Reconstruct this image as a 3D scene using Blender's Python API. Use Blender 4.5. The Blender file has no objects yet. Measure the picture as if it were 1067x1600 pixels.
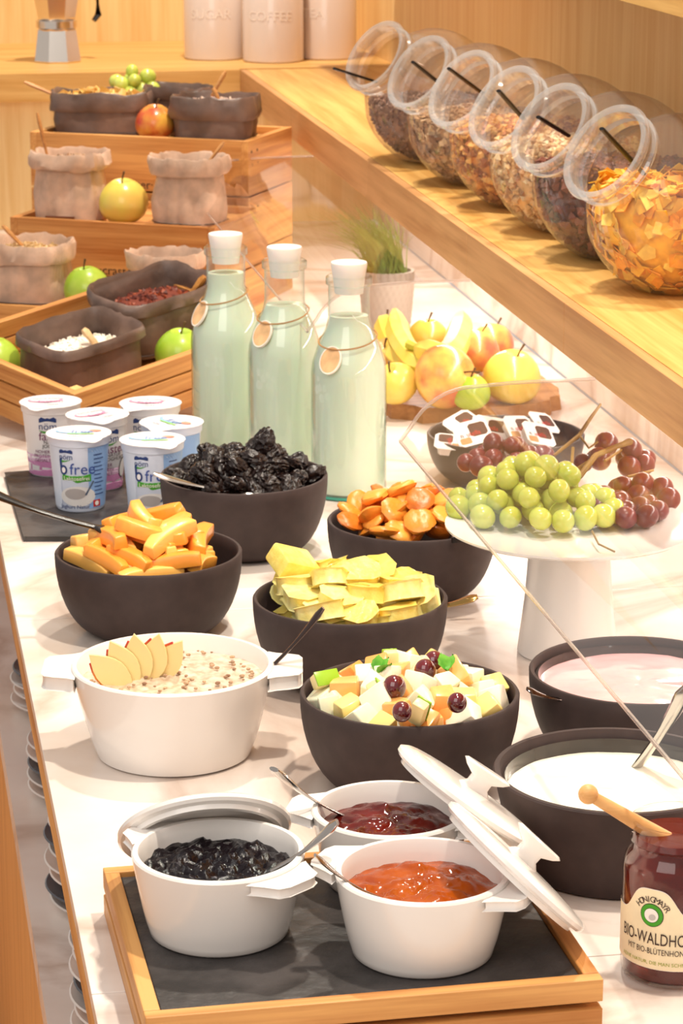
import bpy, bmesh, math, random
from mathutils import Vector, Matrix, Euler, noise
R = math.radians
PI = math.pi
random.seed(7)
S = bpy.context.scene
C = S.collection

# ------------------------------------------------------------------ camera, world, lights, exposure
FPX = 4200.0
PITCH = math.atan(1132 / FPX)
YAW = math.atan(771 / (FPX * math.cos(PITCH) + 1132 * math.sin(PITCH)))
CAMH = 0.80                                    # metres above the worktop (worktop top is z = 0)
cam = bpy.data.cameras.new('camera')
cam.sensor_fit = 'VERTICAL'; cam.sensor_height = 36; cam.lens = FPX / 1600 * 36
cam.clip_start = 0.05
cam.dof.use_dof = True; cam.dof.focus_distance = 2.05; cam.dof.aperture_fstop = 30
co = bpy.data.objects.new('camera', cam); C.objects.link(co)
co.location = (0, 0, CAMH); co.rotation_euler = (PI / 2 - PITCH, 0, -YAW)
S.camera = co
S.view_settings.view_transform = 'Standard'; S.view_settings.look = 'None'
S.view_settings.gamma = 1; S.view_settings.use_curve_mapping = False
S.view_settings.exposure = 0.0
W = bpy.data.worlds.new('room_light'); S.world = W; W.use_nodes = True
W.node_tree.nodes['Background'].inputs[0].default_value = (1.0, 0.93, 0.86, 1)
W.node_tree.nodes['Background'].inputs[1].default_value = 0.58

def spot(loc, target, power, size=0.04, angle=80, col=(1, 0.90, 0.76)):
    l = bpy.data.lights.new('ceiling_spot', 'SPOT'); l.energy = power; l.shadow_soft_size = size
    l.spot_size = R(angle); l.spot_blend = 0.5; l.color = col
    o = bpy.data.objects.new('ceiling_spot', l); C.objects.link(o); o.location = loc
    o.rotation_euler = (Vector(target) - Vector(loc)).to_track_quat('-Z', 'Y').to_euler()
for loc, tg, pw in (((0.62, 1.75, 1.75), (0.42, 1.75, 0), 96), ((0.62, 2.75, 1.75), (0.45, 2.6, 0), 96),
                    ((0.62, 3.75, 1.75), (0.5, 3.7, 0), 96), ((0.60, 4.8, 1.75), (0.55, 4.9, 0), 90)):
    spot(loc, tg, pw)
def area(loc, target, power, sx, sy, col=(1, 0.95, 0.9)):
    l = bpy.data.lights.new('area_light', 'AREA'); l.energy = power; l.shape = 'RECTANGLE'; l.size = sx; l.size_y = sy; l.color = col
    o = bpy.data.objects.new('area_lamp', l); C.objects.link(o); o.location = loc
    o.rotation_euler = (Vector(target) - Vector(loc)).to_track_quat('-Z', 'Y').to_euler()
area((-0.6, 0.6, 1.7), (0.4, 2.6, 0), 22, 1.6, 1.6)  # soft fill added from the front left, no real ceiling lamp
area((0.83, 3.1, 0.233), (0.83, 3.1, 0), 8, 0.02, 3.2, (1, 0.95, 0.88))     # LED strip under the shelf

def ray(x, y):                                 # pixel of the 1067x1600 frame -> direction
    a = x - 533.5; b = -(y - 800)
    f = FPX * math.cos(PITCH) + b * math.sin(PITCH); u = -FPX * math.sin(PITCH) + b * math.cos(PITCH)
    return Vector((a * math.cos(YAW) + f * math.sin(YAW), -a * math.sin(YAW) + f * math.cos(YAW), u))
def P(x, y, z=0.0):                            # point at height z seen at that pixel
    d = ray(x, y); t = (z - CAMH) / d.z
    return Vector((d.x * t, d.y * t, z))

# ------------------------------------------------------------------ materials
MT = {}
def s2l(c): return tuple(((v / 255) / 12.92 if v / 255 <= 0.04045 else ((v / 255 + 0.055) / 1.055) ** 2.4) for v in c) + (1,)
def mat(name, rgb, rough=0.5, spec=0.5, metal=0.0, coat=0.0, trans=0.0, sss=0.0, noise_amt=0.0, noise_scale=40, bump=0.0, bscale=80, rgb2=None, ior=1.45, detail=4):
    if name in MT: return MT[name]
    m = bpy.data.materials.new(name); m.use_nodes = True; nt = m.node_tree; b = nt.nodes['Principled BSDF']
    b.inputs['Base Color'].default_value = s2l(rgb); b.inputs['Roughness'].default_value = rough
    b.inputs['Specular IOR Level'].default_value = spec; b.inputs['Metallic'].default_value = metal
    b.inputs['Coat Weight'].default_value = coat; b.inputs['Transmission Weight'].default_value = trans; b.inputs['IOR'].default_value = ior
    if sss: b.inputs['Subsurface Weight'].default_value = sss; b.inputs['Subsurface Scale'].default_value = 0.01
    if noise_amt or bump or rgb2:
        tc = nt.nodes.new('ShaderNodeTexCoord')
    if noise_amt or rgb2:
        n = nt.nodes.new('ShaderNodeTexNoise'); n.inputs['Scale'].default_value = noise_scale; n.inputs['Detail'].default_value = detail
        r = nt.nodes.new('ShaderNodeValToRGB'); r.color_ramp.elements[0].position = 0.35; r.color_ramp.elements[1].position = 0.65
        c2 = rgb2 or tuple(min(255, v * (1 + noise_amt)) for v in rgb)
        c1 = rgb if rgb2 else tuple(v * (1 - noise_amt) for v in rgb)
        r.color_ramp.elements[0].color = s2l(c1); r.color_ramp.elements[1].color = s2l(c2)
        nt.links.new(tc.outputs['Object'], n.inputs['Vector']); nt.links.new(n.outputs['Fac'], r.inputs['Fac'])
        nt.links.new(r.outputs['Color'], b.inputs['Base Color'])
    if bump:
        n2 = nt.nodes.new('ShaderNodeTexNoise'); n2.inputs['Scale'].default_value = bscale; n2.inputs['Detail'].default_value = 5
        bp = nt.nodes.new('ShaderNodeBump'); bp.inputs['Strength'].default_value = bump; bp.inputs['Distance'].default_value = 0.004
        nt.links.new(tc.outputs['Object'], n2.inputs['Vector']); nt.links.new(n2.outputs['Fac'], bp.inputs['Height'])
        nt.links.new(bp.outputs['Normal'], b.inputs['Normal'])
    MT[name] = m; return m
def wood(name, c1, c2, axis=0, rough=0.45, fine=1.0):
    if name in MT: return MT[name]
    m = bpy.data.materials.new(name); m.use_nodes = True; nt = m.node_tree; b = nt.nodes['Principled BSDF']
    tc = nt.nodes.new('ShaderNodeTexCoord'); mp = nt.nodes.new('ShaderNodeMapping')
    sc = [38 * fine] * 3; sc[axis] = 2.2 * fine; mp.inputs['Scale'].default_value = sc
    n = nt.nodes.new('ShaderNodeTexNoise'); n.inputs['Scale'].default_value = 1.0; n.inputs['Detail'].default_value = 6; n.inputs['Distortion'].default_value = 0.6
    mp2 = nt.nodes.new('ShaderNodeMapping'); sc2 = [260 * fine] * 3; sc2[axis] = 8 * fine; mp2.inputs['Scale'].default_value = sc2
    n2 = nt.nodes.new('ShaderNodeTexNoise'); n2.inputs['Scale'].default_value = 1.0; n2.inputs['Detail'].default_value = 3
    mx = nt.nodes.new('ShaderNodeMath'); mx.operation = 'MULTIPLY_ADD'; mx.inputs[1].default_value = 0.35
    r = nt.nodes.new('ShaderNodeValToRGB'); r.color_ramp.elements[0].position = 0.5; r.color_ramp.elements[1].position = 0.82
    r.color_ramp.elements[0].color = s2l(c2); r.color_ramp.elements[1].color = s2l(c1)
    L = nt.links.new
    L(tc.outputs['Object'], mp.inputs['Vector']); L(tc.outputs['Object'], mp2.inputs['Vector'])
    L(mp.outputs['Vector'], n.inputs['Vector']); L(mp2.outputs['Vector'], n2.inputs['Vector'])
    L(n2.outputs['Fac'], mx.inputs[0]); L(n.outputs['Fac'], mx.inputs[2]); L(mx.outputs[0], r.inputs['Fac']); L(r.outputs['Color'], b.inputs['Base Color'])
    b.inputs['Roughness'].default_value = rough; b.inputs['Specular IOR Level'].default_value = 0.35
    MT[name] = m; return m
def thin_glass(name, tint=(1, 1, 1), edge=0.75, base=0.05, edge_tint=None, power=3.0, rough=0.02, highlight_white=0.0):
    if name in MT: return MT[name]
    m = bpy.data.materials.new(name); m.use_nodes = True; nt = m.node_tree; nt.nodes.clear(); L = nt.links.new
    o = nt.nodes.new('ShaderNodeOutputMaterial'); mix = nt.nodes.new('ShaderNodeMixShader')
    t = nt.nodes.new('ShaderNodeBsdfTransparent'); g = nt.nodes.new('ShaderNodeBsdfGlossy'); g.inputs['Roughness'].default_value = rough
    lw = nt.nodes.new('ShaderNodeLayerWeight'); lw.inputs['Blend'].default_value = 0.5
    pw = nt.nodes.new('ShaderNodeMath'); pw.operation = 'POWER'; pw.inputs[1].default_value = power
    ma = nt.nodes.new('ShaderNodeMath'); ma.operation = 'MULTIPLY_ADD'; ma.inputs[1].default_value = edge; ma.inputs[2].default_value = base
    cm = nt.nodes.new('ShaderNodeMixRGB'); cm.inputs[1].default_value = (*tint, 1); cm.inputs[2].default_value = (*(edge_tint or tint), 1)
    L(lw.outputs['Facing'], pw.inputs[0]); L(pw.outputs[0], ma.inputs[0]); L(ma.outputs[0], mix.inputs[0])
    L(pw.outputs[0], cm.inputs[0]); L(cm.outputs[0], t.inputs[0])
    L(t.outputs[0], mix.inputs[1]); L(g.outputs[0], mix.inputs[2]); out = mix
    if highlight_white:                                   # white diffuse mixed in to stand for highlights on the glass
        df = nt.nodes.new('ShaderNodeBsdfDiffuse'); df.inputs[0].default_value = (0.95, 0.93, 0.9, 1); m2 = nt.nodes.new('ShaderNodeMixShader'); m2.inputs[0].default_value = highlight_white
        L(mix.outputs[0], m2.inputs[1]); L(df.outputs[0], m2.inputs[2]); out = m2
    L(out.outputs[0], o.inputs[0])
    MT[name] = m; return m
def marble(name):
    m = bpy.data.materials.new(name); m.use_nodes = True; nt = m.node_tree; b = nt.nodes['Principled BSDF']; L = nt.links.new
    tc = nt.nodes.new('ShaderNodeTexCoord'); n = nt.nodes.new('ShaderNodeTexNoise'); n.inputs['Scale'].default_value = 2.2; n.inputs['Detail'].default_value = 8; n.inputs['Distortion'].default_value = 1.2
    r = nt.nodes.new('ShaderNodeValToRGB'); e = r.color_ramp.elements
    e[0].position = 0.44; e[0].color = s2l((240, 231, 224)); e[1].position = 0.56; e[1].color = s2l((240, 231, 224))
    k = e.new(0.5); k.color = s2l((206, 188, 176))
    n2 = nt.nodes.new('ShaderNodeTexNoise'); n2.inputs['Scale'].default_value = 5; n2.inputs['Detail'].default_value = 5
    r2 = nt.nodes.new('ShaderNodeValToRGB'); r2.color_ramp.elements[0].color = s2l((232, 222, 214)); r2.color_ramp.elements[1].color = (1, 1, 1, 1); r2.color_ramp.elements[0].position = 0.3; r2.color_ramp.elements[1].position = 0.6
    mx = nt.nodes.new('ShaderNodeMixRGB'); mx.blend_type = 'MULTIPLY'; mx.inputs[0].default_value = 1
    L(tc.outputs['Object'], n.inputs['Vector']); L(tc.outputs['Object'], n2.inputs['Vector']); L(n.outputs['Fac'], r.inputs['Fac']); L(n2.outputs['Fac'], r2.inputs['Fac'])
    L(r.outputs['Color'], mx.inputs[1]); L(r2.outputs['Color'], mx.inputs[2]); L(mx.outputs[0], b.inputs['Base Color'])
    b.inputs['Roughness'].default_value = 0.22
    MT[name] = m; return m
MARBLE = marble('marble')
OAKX = wood('oak_x', (224, 166, 98), (178, 112, 54), 0); OAKY = wood('oak_y', (224, 166, 98), (178, 112, 54), 1)
OAKZ = wood('oak_z', (238, 196, 128), (222, 170, 98), 2)
SHELFY = wood('shelf_y', (232, 186, 110), (206, 152, 78), 1); FASC_SHADE_Y = wood('fascia_shade_y', (218, 164, 108), (190, 134, 82), 1); SHELFX = wood('shelf_x', (234, 190, 118), (212, 158, 84), 0)  # fascia is browner: shade on the shelf front put into its colour
PALEZ = wood('panel_z', (240, 208, 150), (228, 186, 122), 2)
SPOONW = wood('spoon_wood', (206, 150, 92), (170, 112, 62), 0, fine=2)
WHITE = mat('white_ceramic', (240, 234, 228), 0.16, coat=0.3)
BOWLM = mat('bowl_stoneware', (64, 52, 50), 0.62, spec=0.3, noise_amt=0.05, noise_scale=60)
SLATE = mat('slate', (60, 56, 55), 0.45, noise_amt=0.3, noise_scale=22, bump=1.0, bscale=28, detail=8)
STEEL = mat('steel', (188, 182, 178), 0.18, metal=1.0)
BLACKP = mat('black_plastic', (24, 18, 17), 0.25)
ACRYL = thin_glass('acrylic', (0.985, 0.98, 0.975), 0.65, 0.075, (0.95, 0.94, 0.93), 3.2, 0.05)
ACRED = mat('acrylic_edge', (244, 234, 228), 0.1, trans=0.8, ior=1.2)
RIMG = thin_glass('thick_glass', (0.96, 0.95, 0.94), 0.6, 0.12, (0.92, 0.9, 0.88), 1.8, 0.05, 0.13)
GLASS = thin_glass('jar_glass', (0.985, 0.985, 0.98), 0.6, 0.05, (0.93, 0.92, 0.91), 3.0, 0.03, 0.05)
BGLASS = thin_glass('bottle_glass', (0.97, 0.99, 0.98), 0.7, 0.07, (0.62, 0.80, 0.73), 2.3)

# ------------------------------------------------------------------ mesh helpers
class MB:
    def __init__(s): s.v = []; s.f = []
    def add(s, v, f, M=None):
        k = len(s.v); s.v += [tuple(M @ Vector(p)) if M else tuple(p) for p in v]; s.f += [tuple(i + k for i in q) for q in f]; return s
    def box(s, lo, hi, M=None):
        x0, y0, z0 = lo; x1, y1, z1 = hi
        return s.add([(x0,y0,z0),(x1,y0,z0),(x1,y1,z0),(x0,y1,z0),(x0,y0,z1),(x1,y0,z1),(x1,y1,z1),(x0,y1,z1)],
                     [(3,2,1,0),(4,5,6,7),(0,1,5,4),(1,2,6,5),(2,3,7,6),(3,0,4,7)], M)
    def lathe(s, prof, seg=40, M=None, fn=None):
        v = []; f = []; rings = []
        for r, z in prof:
            if r < 1e-6: rings.append([len(v)]); v.append((0, 0, z))
            else:
                rings.append(list(range(len(v), len(v) + seg)))
                v += [(r * math.cos(2*PI*i/seg), r * math.sin(2*PI*i/seg), z) for i in range(seg)]
        for a, b in zip(rings, rings[1:]):
            for i in range(seg):
                j = (i + 1) % seg
                if len(a) == 1 and len(b) == 1: continue
                if len(a) == 1: f.append((a[0], b[j], b[i]))
                elif len(b) == 1: f.append((a[i], a[j], b[0]))
                else: f.append((a[i], a[j], b[j], b[i]))
        if fn: v = [fn(Vector(p)) for p in v]
        return s.add(v, f, M)
    def tube(s, path, rad, seg=8, flat=1.0, M=None, up=Vector((0, 0, 1))):
        path = [Vector(p) for p in path]; n = len(path)
        rad = [rad] * n if not isinstance(rad, (list, tuple)) else rad
        v = []; f = []
        for i, p in enumerate(path):
            t = (path[min(i+1, n-1)] - path[max(i-1, 0)]).normalized()
            a = t.cross(up); a = a.normalized() if a.length > 1e-4 else Vector((1, 0, 0)); b = a.cross(t)
            for k in range(seg):
                w = 2*PI*k/seg; v.append(p + a * math.cos(w) * rad[i] + b * math.sin(w) * rad[i] * flat)
        for i in range(n - 1):
            for k in range(seg):
                j = (k + 1) % seg; f.append((i*seg+k, i*seg+j, (i+1)*seg+j, (i+1)*seg+k))
        f.append(tuple(range(seg))[::-1]); f.append(tuple(range((n-1)*seg, n*seg)))
        return s.add(v, f, M)
    def sphere(s, c, r, seg=16, rings=10, M=None, fn=None):
        if not isinstance(r, (tuple, list)): r = (r, r, r)
        prof = [(math.sin(PI*i/rings), -math.cos(PI*i/rings)) for i in range(rings + 1)]; prof[0] = (0, -1); prof[-1] = (0, 1)
        T = Matrix.Translation(c) @ Matrix.Diagonal((*r, 1))
        return s.lathe(prof, seg, (M @ T) if M else T, fn)
    def mesh(s, name, m, smooth=True, bevel=0):
        me = bpy.data.meshes.new(name); me.from_pydata(s.v, [], s.f)
        bm = bmesh.new(); bm.from_mesh(me)
        if bevel: bmesh.ops.bevel(bm, geom=bm.edges[:], offset=bevel, segments=2, profile=0.5, affect='EDGES', clamp_overlap=True)
        bmesh.ops.recalc_face_normals(bm, faces=bm.faces[:]); bm.to_mesh(me); bm.free()
        me.materials.append(m)
        if smooth:
            me.polygons.foreach_set('use_smooth', [True] * len(me.polygons))
            if hasattr(me, 'set_sharp_from_angle'): me.set_sharp_from_angle(angle=R(40))
        return me
    def build(s, name, m, parent=None, smooth=True, bevel=0):
        o = bpy.data.objects.new(name, s.mesh(name, m, smooth, bevel)); C.objects.link(o); o.parent = parent; return o
def tag(o, label, cat=None, group=None, kind=None):
    o['label'] = label
    if cat: o['category'] = cat
    if group: o['group'] = group
    if kind: o['kind'] = kind
    return o
def struct(o, label, cat): return tag(o, label, cat, None, 'structure')
def empty(name, loc, rz=0, label=None, cat=None, group=None, rot=None):
    o = bpy.data.objects.new(name, None); C.objects.link(o); o.empty_display_size = 0.02; o.location = loc
    o.rotation_euler = rot or (0, 0, rz)
    if label: tag(o, label, cat, group)
    return o
def inst(name, me, parent=None, loc=(0, 0, 0), rot=(0, 0, 0), scale=(1, 1, 1)):
    o = bpy.data.objects.new(name, me); C.objects.link(o); o.parent = parent; o.location = loc; o.rotation_euler = rot; o.scale = scale; return o
def text_geo(s, size):
    cu = bpy.data.curves.new('t', 'FONT'); cu.body = s; cu.size = size; cu.align_x = 'CENTER'; cu.align_y = 'CENTER'; cu.resolution_u = 3
    o = bpy.data.objects.new('t', cu); C.objects.link(o); bpy.context.view_layer.update()
    me = o.evaluated_get(bpy.context.evaluated_depsgraph_get()).to_mesh()
    v = [tuple(p.co) for p in me.vertices]; f = [tuple(q.vertices) for q in me.polygons]
    bpy.data.objects.remove(o); bpy.data.curves.remove(cu); return v, f
def text_on(s, size, fn, name, m, parent, sx=1.0):
    v, f = text_geo(s, size); me = bpy.data.meshes.new(name); me.from_pydata([fn(p[0]*sx, p[1]) for p in v], [], f); me.materials.append(m)
    o = bpy.data.objects.new(name, me); C.objects.link(o); o.parent = parent; return o
INKD = mat('ink_dark', (60, 40, 34), 0.6); INKW = mat('ink_white', (250, 240, 232), 0.5); INKB = mat('ink_blue', (36, 60, 120), 0.6)
INKP = mat('ink_purple', (120, 40, 90), 0.6); INKG = mat('ink_green', (70, 160, 40), 0.6); INKR = mat('ink_red', (200, 40, 34), 0.6)
INKBR = mat('ink_brown', (70, 34, 22), 0.5); INKLG = mat('ink_grey', (196, 190, 186), 0.5)

# ------------------------------------------------------------------ structure
XL, XJ, YB = 0.127, 0.954, 5.03               # worktop left edge, backsplash joint, panel below the far shelf
Y0 = 1.30
SZ, ST, SX = 0.24, 0.053, 0.695                 # shelf underside, thickness, front edge
fl = MB().box((-2.5, -1.5, -0.93), (1.2, 6.2, -0.90)).build('floor', wood('floor_wood', (222, 160, 92), (196, 132, 70), 1), smooth=False)
struct(fl, 'warm oak plank floor below the buffet', 'floor')
wk = empty('worktop', (0, 0, 0)); struct(wk, 'white marble worktop of the breakfast buffet with oak edge', 'worktop')
js = [Y0, 1.70, 2.57, 3.44, 4.31, YB]
for a, b in zip(js, js[1:]):
    MB().box((XL, a + 0.0006, -0.012), (XJ - 0.002, b - 0.0006, 0)).build('slab', MARBLE, wk, False, 0.0008)
MB().box((XL + 0.001, Y0, -0.045), (XJ, YB, -0.0125)).build('edge_board', OAKY, wk, False)
cb = empty('base_cabinet', (0, 0, 0)); struct(cb, 'oak base cabinet with a marble-floored open niche under the worktop', 'cabinet')
MB().box((XL + 0.002, Y0, -0.33), (XJ, YB, -0.30)).build('niche_floor', MARBLE, cb, False)
MB().box((XL + 0.45, Y0, -0.30), (XL + 0.47, YB, -0.045)).build('niche_back', MARBLE, cb, False)
for a, b in zip(js, js[1:]):
    MB().box((XL + 0.004, a + 0.002, -0.88), (XL + 0.024, b - 0.002, -0.335)).build('door', wood('door_oak', (226, 166, 98), (200, 138, 76), 2), cb, False, 0.001)
MB().box((XL + 0.03, Y0, -0.9), (XJ, YB, -0.335)).build('carcass', OAKZ, cb, False)
# backsplash of marble tiles
bs = empty('backsplash', (0, 0, 0)); bs.name = 'wall_backsplash'; struct(bs, 'white marble tile backsplash under the oak shelf', 'wall')
jy = [Y0, 1.99, 2.555, 3.12, 3.685, 4.25, 4.81, YB]
for a, b in zip(jy, jy[1:]):
    MB().box((XJ, a + 0.0007, 0.001), (XJ + 0.02, b - 0.0007, SZ - 0.001)).build('tile', MARBLE, bs, False, 0.0006)
MB().box((XJ + 0.006, Y0, 0), (XJ + 0.03, YB, SZ)).build('grout', mat('grout', (196, 170, 150), 0.8), bs, False)
# right shelf: boards
sh = empty('shelf', (0, 0, 0)); sh.name = 'shelf_right'; struct(sh, 'long thick oak shelf carrying the tilted glass jars', 'shelf')
jb = [Y0, 1.95, 2.62, 3.075, 3.72, 4.4, YB - 0.03]
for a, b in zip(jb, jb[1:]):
    MB().box((SX, a + 0.0004, SZ), (SX + 0.012, b - 0.0004, SZ + ST)).build('fascia_board', FASC_SHADE_Y, sh, False, 0.0006)
MB().box((SX + 0.0125, Y0, SZ), (1.02, YB - 0.03, SZ + ST)).build('shelf_top', SHELFY, sh, False)
sl = empty('shelf_far', (0, 0, 0)); struct(sl, 'deep oak shelf across the far end under the canisters and moka pot', 'shelf')
MB().box((-0.6, 5.0, SZ + 0.001), (SX, 5.014, SZ + ST)).build('fascia_board', SHELFX, sl, False, 0.0008)
MB().box((-0.6, 5.0145, SZ), (1.02, 5.62, SZ + ST)).build('shelf_top', SHELFX, sl, False)
# walls
w = MB().box((0.994, Y0, SZ + ST), (1.02, 5.62, 1.6)).build('wall_right', PALEZ, None, False); struct(w, 'warm oak veneer wall behind the glass jars', 'wall')
w = MB().box((-0.6, 5.61, SZ + ST), (0.994, 5.64, 1.6)).build('wall_back', PALEZ, None, False); struct(w, 'oak veneer wall behind the canisters and moka pot', 'wall')
w = empty('wall_panel', (0, 0, 0)); struct(w, 'pale oak panel under the far shelf behind the crates', 'wall')
for a, b in ((-0.6, 0.1), (0.1, 0.55), (0.55, 1.0)):
    MB().box((a + 0.001, YB, 0), (b - 0.001, YB + 0.02, SZ)).build('panel', PALEZ, w, False, 0.001)
us = MB().box((0.80, Y0, 0.581), (0.994, 5.0, 0.62)).build('shelf_upper', SHELFY, None, False); struct(us, 'oak upper shelf high above the glass jars', 'shelf')

st = MB().box((0.82, 1.5, SZ - 0.006), (0.84, 4.7, SZ)).build('trim_1', mat('led_profile', (236, 232, 226), 0.4), None, False); struct(st, 'slim white light profile under the oak shelf', 'trim')
# curved acrylic sneeze guards hung from the shelf front
def guard(y0, y1, label):
    g = empty('sneeze_guard', (SX, y0, SZ), 0, label, 'sneeze guard', 'acrylic sneeze guards on the shelf edge')
    pr = [(0.0, 0.0)] + [(-0.08, -0.0005), (-0.122, -0.003)]
    for i in range(1, 9):                       # bend
        a = i / 8 * R(62); pr.append((-0.122 - 0.07 * math.sin(a), -0.003 - 0.07 * (1 - math.cos(a))))
    x, z = pr[-1]; pr.append((x - 0.0235 * math.cos(R(62)), z - 0.0235 * math.sin(R(62)) + 0.006))
    m = MB(); n = len(pr); L = y1 - y0; T = 0.003
    v = [(x, 0, z) for x, z in pr] + [(x, L, z) for x, z in pr]
    m.add(v, [(i, i+1, n+i+1, n+i) for i in range(n-1)]).build('sheet', ACRYL, g)
    for yy in (0, L):
        e = MB(); vv = []; ff = []
        for i, (x, z) in enumerate(pr):
            j0 = pr[max(0, i-1)]; j1 = pr[min(n-1, i+1)]; tx, tz = j1[0]-j0[0], j1[1]-j0[1]; q = math.hypot(tx, tz); nx, nz = -tz/q*T/2, tx/q*T/2
            vv += [(x+nx, yy-0.0012, z+nz), (x-nx, yy-0.0012, z-nz), (x-nx, yy+0.0012, z-nz), (x+nx, yy+0.0012, z+nz)]
        for i in range(n-1):
            for k in range(4): ff.append((i*4+k, i*4+(k+1)%4, i*4+4+(k+1)%4, i*4+4+k))
        e.add(vv, ff).build('edge', ACRED, g)
    x, z = pr[-1]; MB().box((x-0.0009, 0, z-0.0012), (x+0.0009, L, z+0.0012)).build('edge', ACRED, g)
guard(3.0514, 4.172, 'curved clear acrylic sneeze guard hanging over the milk bottles')
guard(1.36, 2.4957, 'curved clear acrylic sneeze guard hanging over the grapes and yogurt bowls')

# ------------------------------------------------------------------ vessels
def bowl_prof(r, h, t=0.0045, base=0.5):
    out = []; inn = []
    for i in range(13):
        a = i / 12 * PI / 2
        out.append((base*r + (1-base)*r*math.sin(a)**0.9, h*(1-math.cos(a))**1.0))
    for i in range(13):
        a = (12-i) / 12 * PI / 2
        inn.append((base*r*0.96 + ((1-base)*r - t + 0.04*base*r)*math.sin(a)**0.9 - 0, max(t, h*(1-math.cos(a)) + t*(1 - math.sin(a)))))
    top = [(r - t*0.25, h + t*0.35), (r - t*0.75, h + t*0.35)]
    return [(0, 0), (base*r*0.9, 0)] + out + top + inn + [(0, t)]
def dark_bowl(px, py, r, label, h=0.080, m=None, base=0.5, name='bowl'):
    c = P(px, py, h); o = MB().lathe(bowl_prof(r, h, base=base), 64).build(name, m or BOWLM)
    o.location = (c.x, c.y, 0); tag(o, label, 'bowl'); return Vector((c.x, c.y, 0))
BM = dark_bowl(232, 862, 0.0915, 'matte dark brown bowl heaped with orange melon sticks', 0.079)
BP = dark_bowl(381, 742, 0.0905, 'matte dark brown bowl heaped with black prunes', 0.084)
BA = dark_bowl(644, 813, 0.0870, 'matte dark brown bowl filled with dried apricots', 0.077)
BI = dark_bowl(547, 934, 0.0898, 'matte dark brown bowl heaped with pineapple pieces')
BS = dark_bowl(640, 1082, 0.0906, 'matte dark brown bowl filled with mixed fruit salad')
BK = dark_bowl(998, 1048, 0.0930, 'matte dark brown bowl filled with pink fruit yogurt', 0.078)
def straight_prof(r, h, t=0.005, k=0.80):
    o = [(0, 0), (k*r*0.93, 0), (k*r*0.98, 0.002), (k*r, 0.006)] + [(k*r + (1-k)*r*(i/8)**0.8, 0.006 + (h-0.006)*i/8) for i in range(1, 9)]
    return o + [(r-0.001, h+0.0015), (r-t+0.001, h+0.0015), (r-t, h-0.001)] + [(k*r - t + (1-k)*r*(i/6)**0.8, t + (h-t)*i/6) for i in range(5, 0, -1)] + [(k*r-t-0.004, t), (0, t)]
o = MB().lathe(straight_prof(0.0945, 0.076, 0.0055, 0.80), 72).build('bowl', BOWLM); c = P(964, 1204, 0.076)
o.location = (c.x, c.y, 0); tag(o, 'wide dark brown straight-sided bowl of plain white yogurt', 'bowl'); BW = Vector((c.x, c.y, 0))
LINER = mat('liner', (52, 44, 40), 0.12, coat=0.5)
def liner(c, r, z0, z1):
    o = MB().lathe([(r, z0), (r + 0.0012, z1), (r - 0.0012, z1 + 0.001), (r - 0.003, z0)], 64).build('inner_ring', LINER); o.location = c; o.name = 'inner_ring'
    tag(o, 'glossy dark inset ring inside the %s bowl' % ('straight-sided white yogurt' if z1 < 0.0715 else 'pink yogurt'), 'inset ring')
liner(BW, 0.0868, 0.052, 0.0700); liner(BK, 0.0862, 0.060, 0.0725)
# pots with tab handles
def tab(r, h, w=0.034, L=0.017, th=0.007):
    m = MB(); n = 10; top = []; 
    pts = [(r-0.004, -w/2-0.006), (r+0.001, -w/2-0.003)] + [(r + L - 0.010 + 0.010*math.sin(a), sgn*(w/2 - 0.010 + 0.010*math.cos(a))) for sgn, a in [(-1, 0), (-1, PI/4), (-1, PI/2), (1, PI/2), (1, PI/4), (1, 0)]] + [(r+0.001, w/2+0.003), (r-0.004, w/2+0.006)]
    k = len(pts); v = [(x, y, h) for x, y in pts] + [(x, y, h-th) for x, y in pts]
    f = [tuple(range(k)), tuple(range(2*k-1, k-1, -1))] + [(i, (i+1) % k, k+(i+1) % k, k+i) for i in range(k)]
    return m.add(v, f)
def pot(px, py, z0, r, h, label, ang, k=0.80, th=0.007, dy=0):
    c = P(px, py, z0 + h); e = empty('pot', (c.x, c.y+dy, z0), R(ang), label, 'pot')
    MB().lathe(straight_prof(r, h, 0.0055, k), 72).build('body', WHITE, e)
    for a in (0, PI):
        t = tab(r, h - 0.001, 0.6*r+0.006, 0.22*r+0.004, th).build('handle', WHITE, e, True, 0.0014); t.rotation_euler = (0, 0, a)
    return Vector((c.x, c.y+dy, z0))
CAS = pot(270, 1038, 0, 0.0862, 0.079, 'large white casserole of creamy muesli topped with an apple fan', -9, 0.78, 0.012)
ZT = 0.033
PA = pot(341, 1330, ZT, 0.0600, 0.059, 'white ceramic pot of dark blueberry jam on the slate tray', -52, 0.82)
PB = pot(661, 1362, ZT, 0.0600, 0.058, 'white ceramic pot of orange apricot jam on the slate tray', -35, 0.82)
PC = pot(605, 1256, ZT, 0.0571, 0.055, 'white ceramic pot of dark red jam on the slate tray', -22, 0.82, dy=-0.012)
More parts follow.
